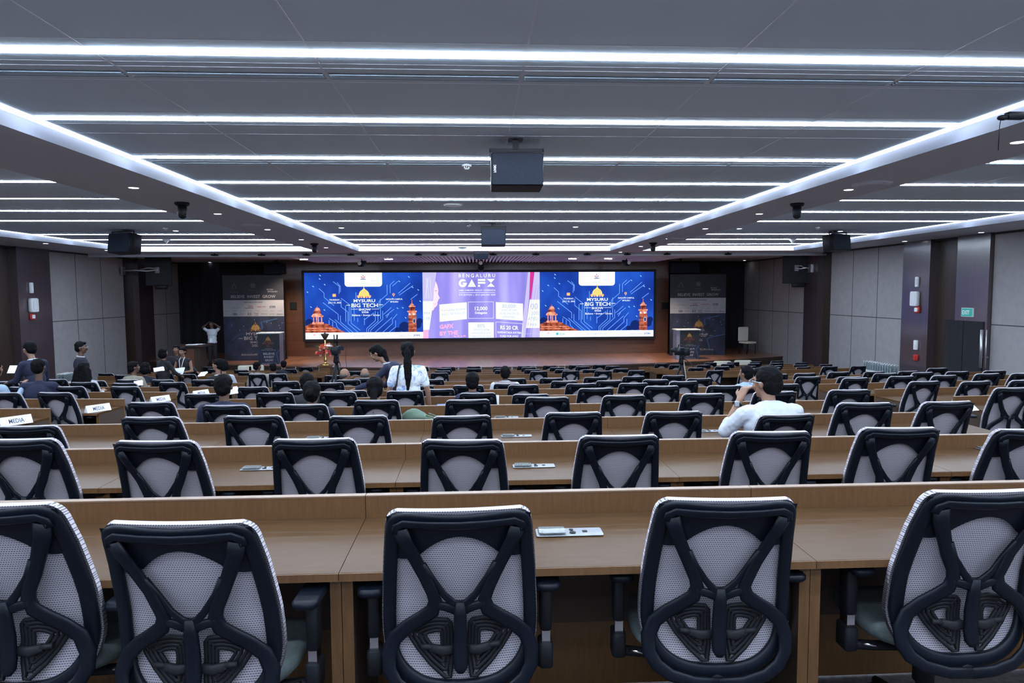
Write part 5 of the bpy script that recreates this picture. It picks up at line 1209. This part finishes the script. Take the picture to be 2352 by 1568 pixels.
def reading(i):
    lanyard(i); m = MB(); m.box(-.13, .08, -.001, .001, -.09, .09, R=Matrix.Rotation(.7, 3, 'X'), T=i['sh']+Vector((-.03, .30, -.27))); m.obj('paper_sheet', 'paper', label='sheet of paper held by the woman with the lanyard', cat='paper')
    o = bpy.data.objects[-1] if 0 else COL.objects[-1]; o.matrix_world = Matrix.Translation(i['root'].location) @ Matrix.Rotation(i['root'].rotation_euler.z, 4, 'Z')
person('person facing the camera in sleeveless black top with white lanyard', (419, 811), 17.7, FL[9], math.radians(172), 'black', pose='stand', hair='bun', skin=1, sleeves='none', nod=.25, extra=reading, arms=(((-.24, .04, -.26), (-.10, .24, -.28)), ((.24, .04, -.26), (.12, .24, -.25))))
person('person with dark hair leaning behind the woman with the lanyard', (405, 806), 18.9, FL[9], math.radians(200), 'black', pose='stand', hair='tail', skin=0, look=-.3, lean=.1, arms=(((-.32, .14, -.20), (-.50, .26, -.38)), ((.2, .05, -.25), (.15, .2, -.3))))
person('person in black with a grey strap and curly bob, back to the camera', (376, 815), 16.6, FL[9], -.5, 'black', pose='stand', hair='bob', skin=1, arms=(((-.22, .04, -.26), (-.2, .12, -.45)), ((.24, .12, -.24), (.12, .36, -.34))))
person('person in khaki waistcoat with dark sleeves reading papers at left', (307, 839), 13.5, FL[8], -.2, 'khaki', hair='short', skin=2, look=-.6)
person('person in dark clothes seated right of the khaki waistcoat', (335, 841), 14.4, -1.08, -.2, 'navy', hair='bob', skin=2)
person('person in white blazer with long wavy black hair, left block', (194, 842), 11.7, FL[7], -.15, 'blazer', hair='long', skin=1, bw=1.05)
def badge(i): glasses(i); m = MB(); m.tube([i['hp'](-.02, .10, -.045), i['hp'](0, .105, -.042), i['hp'](.02, .10, -.045)], .005, 6); m.obj('moustache', HB, i['root'])
person('person standing in dark jumper with glasses by the left wall', (187, 803), 13.4, FL[8], math.radians(-75), 'navy', pose='stand', hair='short', skin=2, collar='white', vox=.011, extra=badge)
person('person standing in navy suit with white collar, facing left', (68, 807), 11.2, FL[6], math.radians(65), 'navy2', pose='stand', hair='short', skin=1, collar='white', lean=.12, nod=.4, arms=(((-.20, .12, -.26), (-.16, .36, -.30)), ((.22, .06, -.27), (.2, .25, -.35))))
person('person in navy suit seen from behind, below the standing man', (88, 829), 9.9, FL[6], .15, 'navy2', hair='short', skin=2, bw=1.15)
def pen(i):
    m = MB(); m.box(-.05, .05, -.001, .001, -.06, .06, R=Matrix.Rotation(-.6, 3, 'X'), T=Vector((0, 0, 0))); o = m.obj('paper_sheet', 'paper', label='white papers held by the person at the left edge', cat='paper'); o.location = ony(28, 848, 9.6)
person('person in light blue shirt cut by the left edge, writing', (-14, 818), 9.7, FL[6], -.35, 'sky', hair='bob', skin=1, extra=pen, arms=(((-.25, .10, -.27), (-.16, .3, -.26)), ((.24, .08, -.26), (.22, .22, -.02))))
def badge2(i): m = MB(); m.box(-.05, .05, .125, .13, -.42, -.27, T=i['sh']); m.obj('name_badge', 'paper', i['root'])
person('person on the stage in white top, hands raised to head', (486, 748), 24.9, STG, math.radians(180), 'white', pants='black', pose='stand', hair='short', skin=2, sleeves='short', extra=badge2, arms=(((-.30, .05, .12), (-.12, .10, .26)), ((.30, .05, .12), (.12, .10, .26))))
# sheets of paper on the far desks
for i, (px, py, y, zf, w_, rz) in enumerate(((365, 848, 14.8, -1.15, .20, .4), (411, 849, 16.9, FL[9], .26, -.2), (466, 859, 13.2, FL[8], .16, -.5), (318, 880, 11.9, FL[7], .13, .3), (536, 897, YP[5]-.4, FL[5], .10, .2), (2225, 935, 7.0, FL[4], .16, .1))):
    p = ony(px, py, y); m = MB()
    for q in range(3): m.box(-w_/2, w_/2, -.06, .06, .002*q, .002*q+.0015, R=Matrix.Rotation(.5+.1*q, 3, 'X') @ Matrix.Rotation(.1*q, 3, 'Z'))
    o = m.obj('paper_sheets', 'paper', label=('loose white sheets before the curly bob woman', 'white sheets on the desk below the lanyard woman', 'white sheet lying right of the lanyard woman', 'white sheet beside the khaki waistcoat', 'small white paper beside the man in navy', 'white paper on a desk at the far right')[i], cat='papers'); o.location = p; o.rotation_euler = (0, 0, rz)
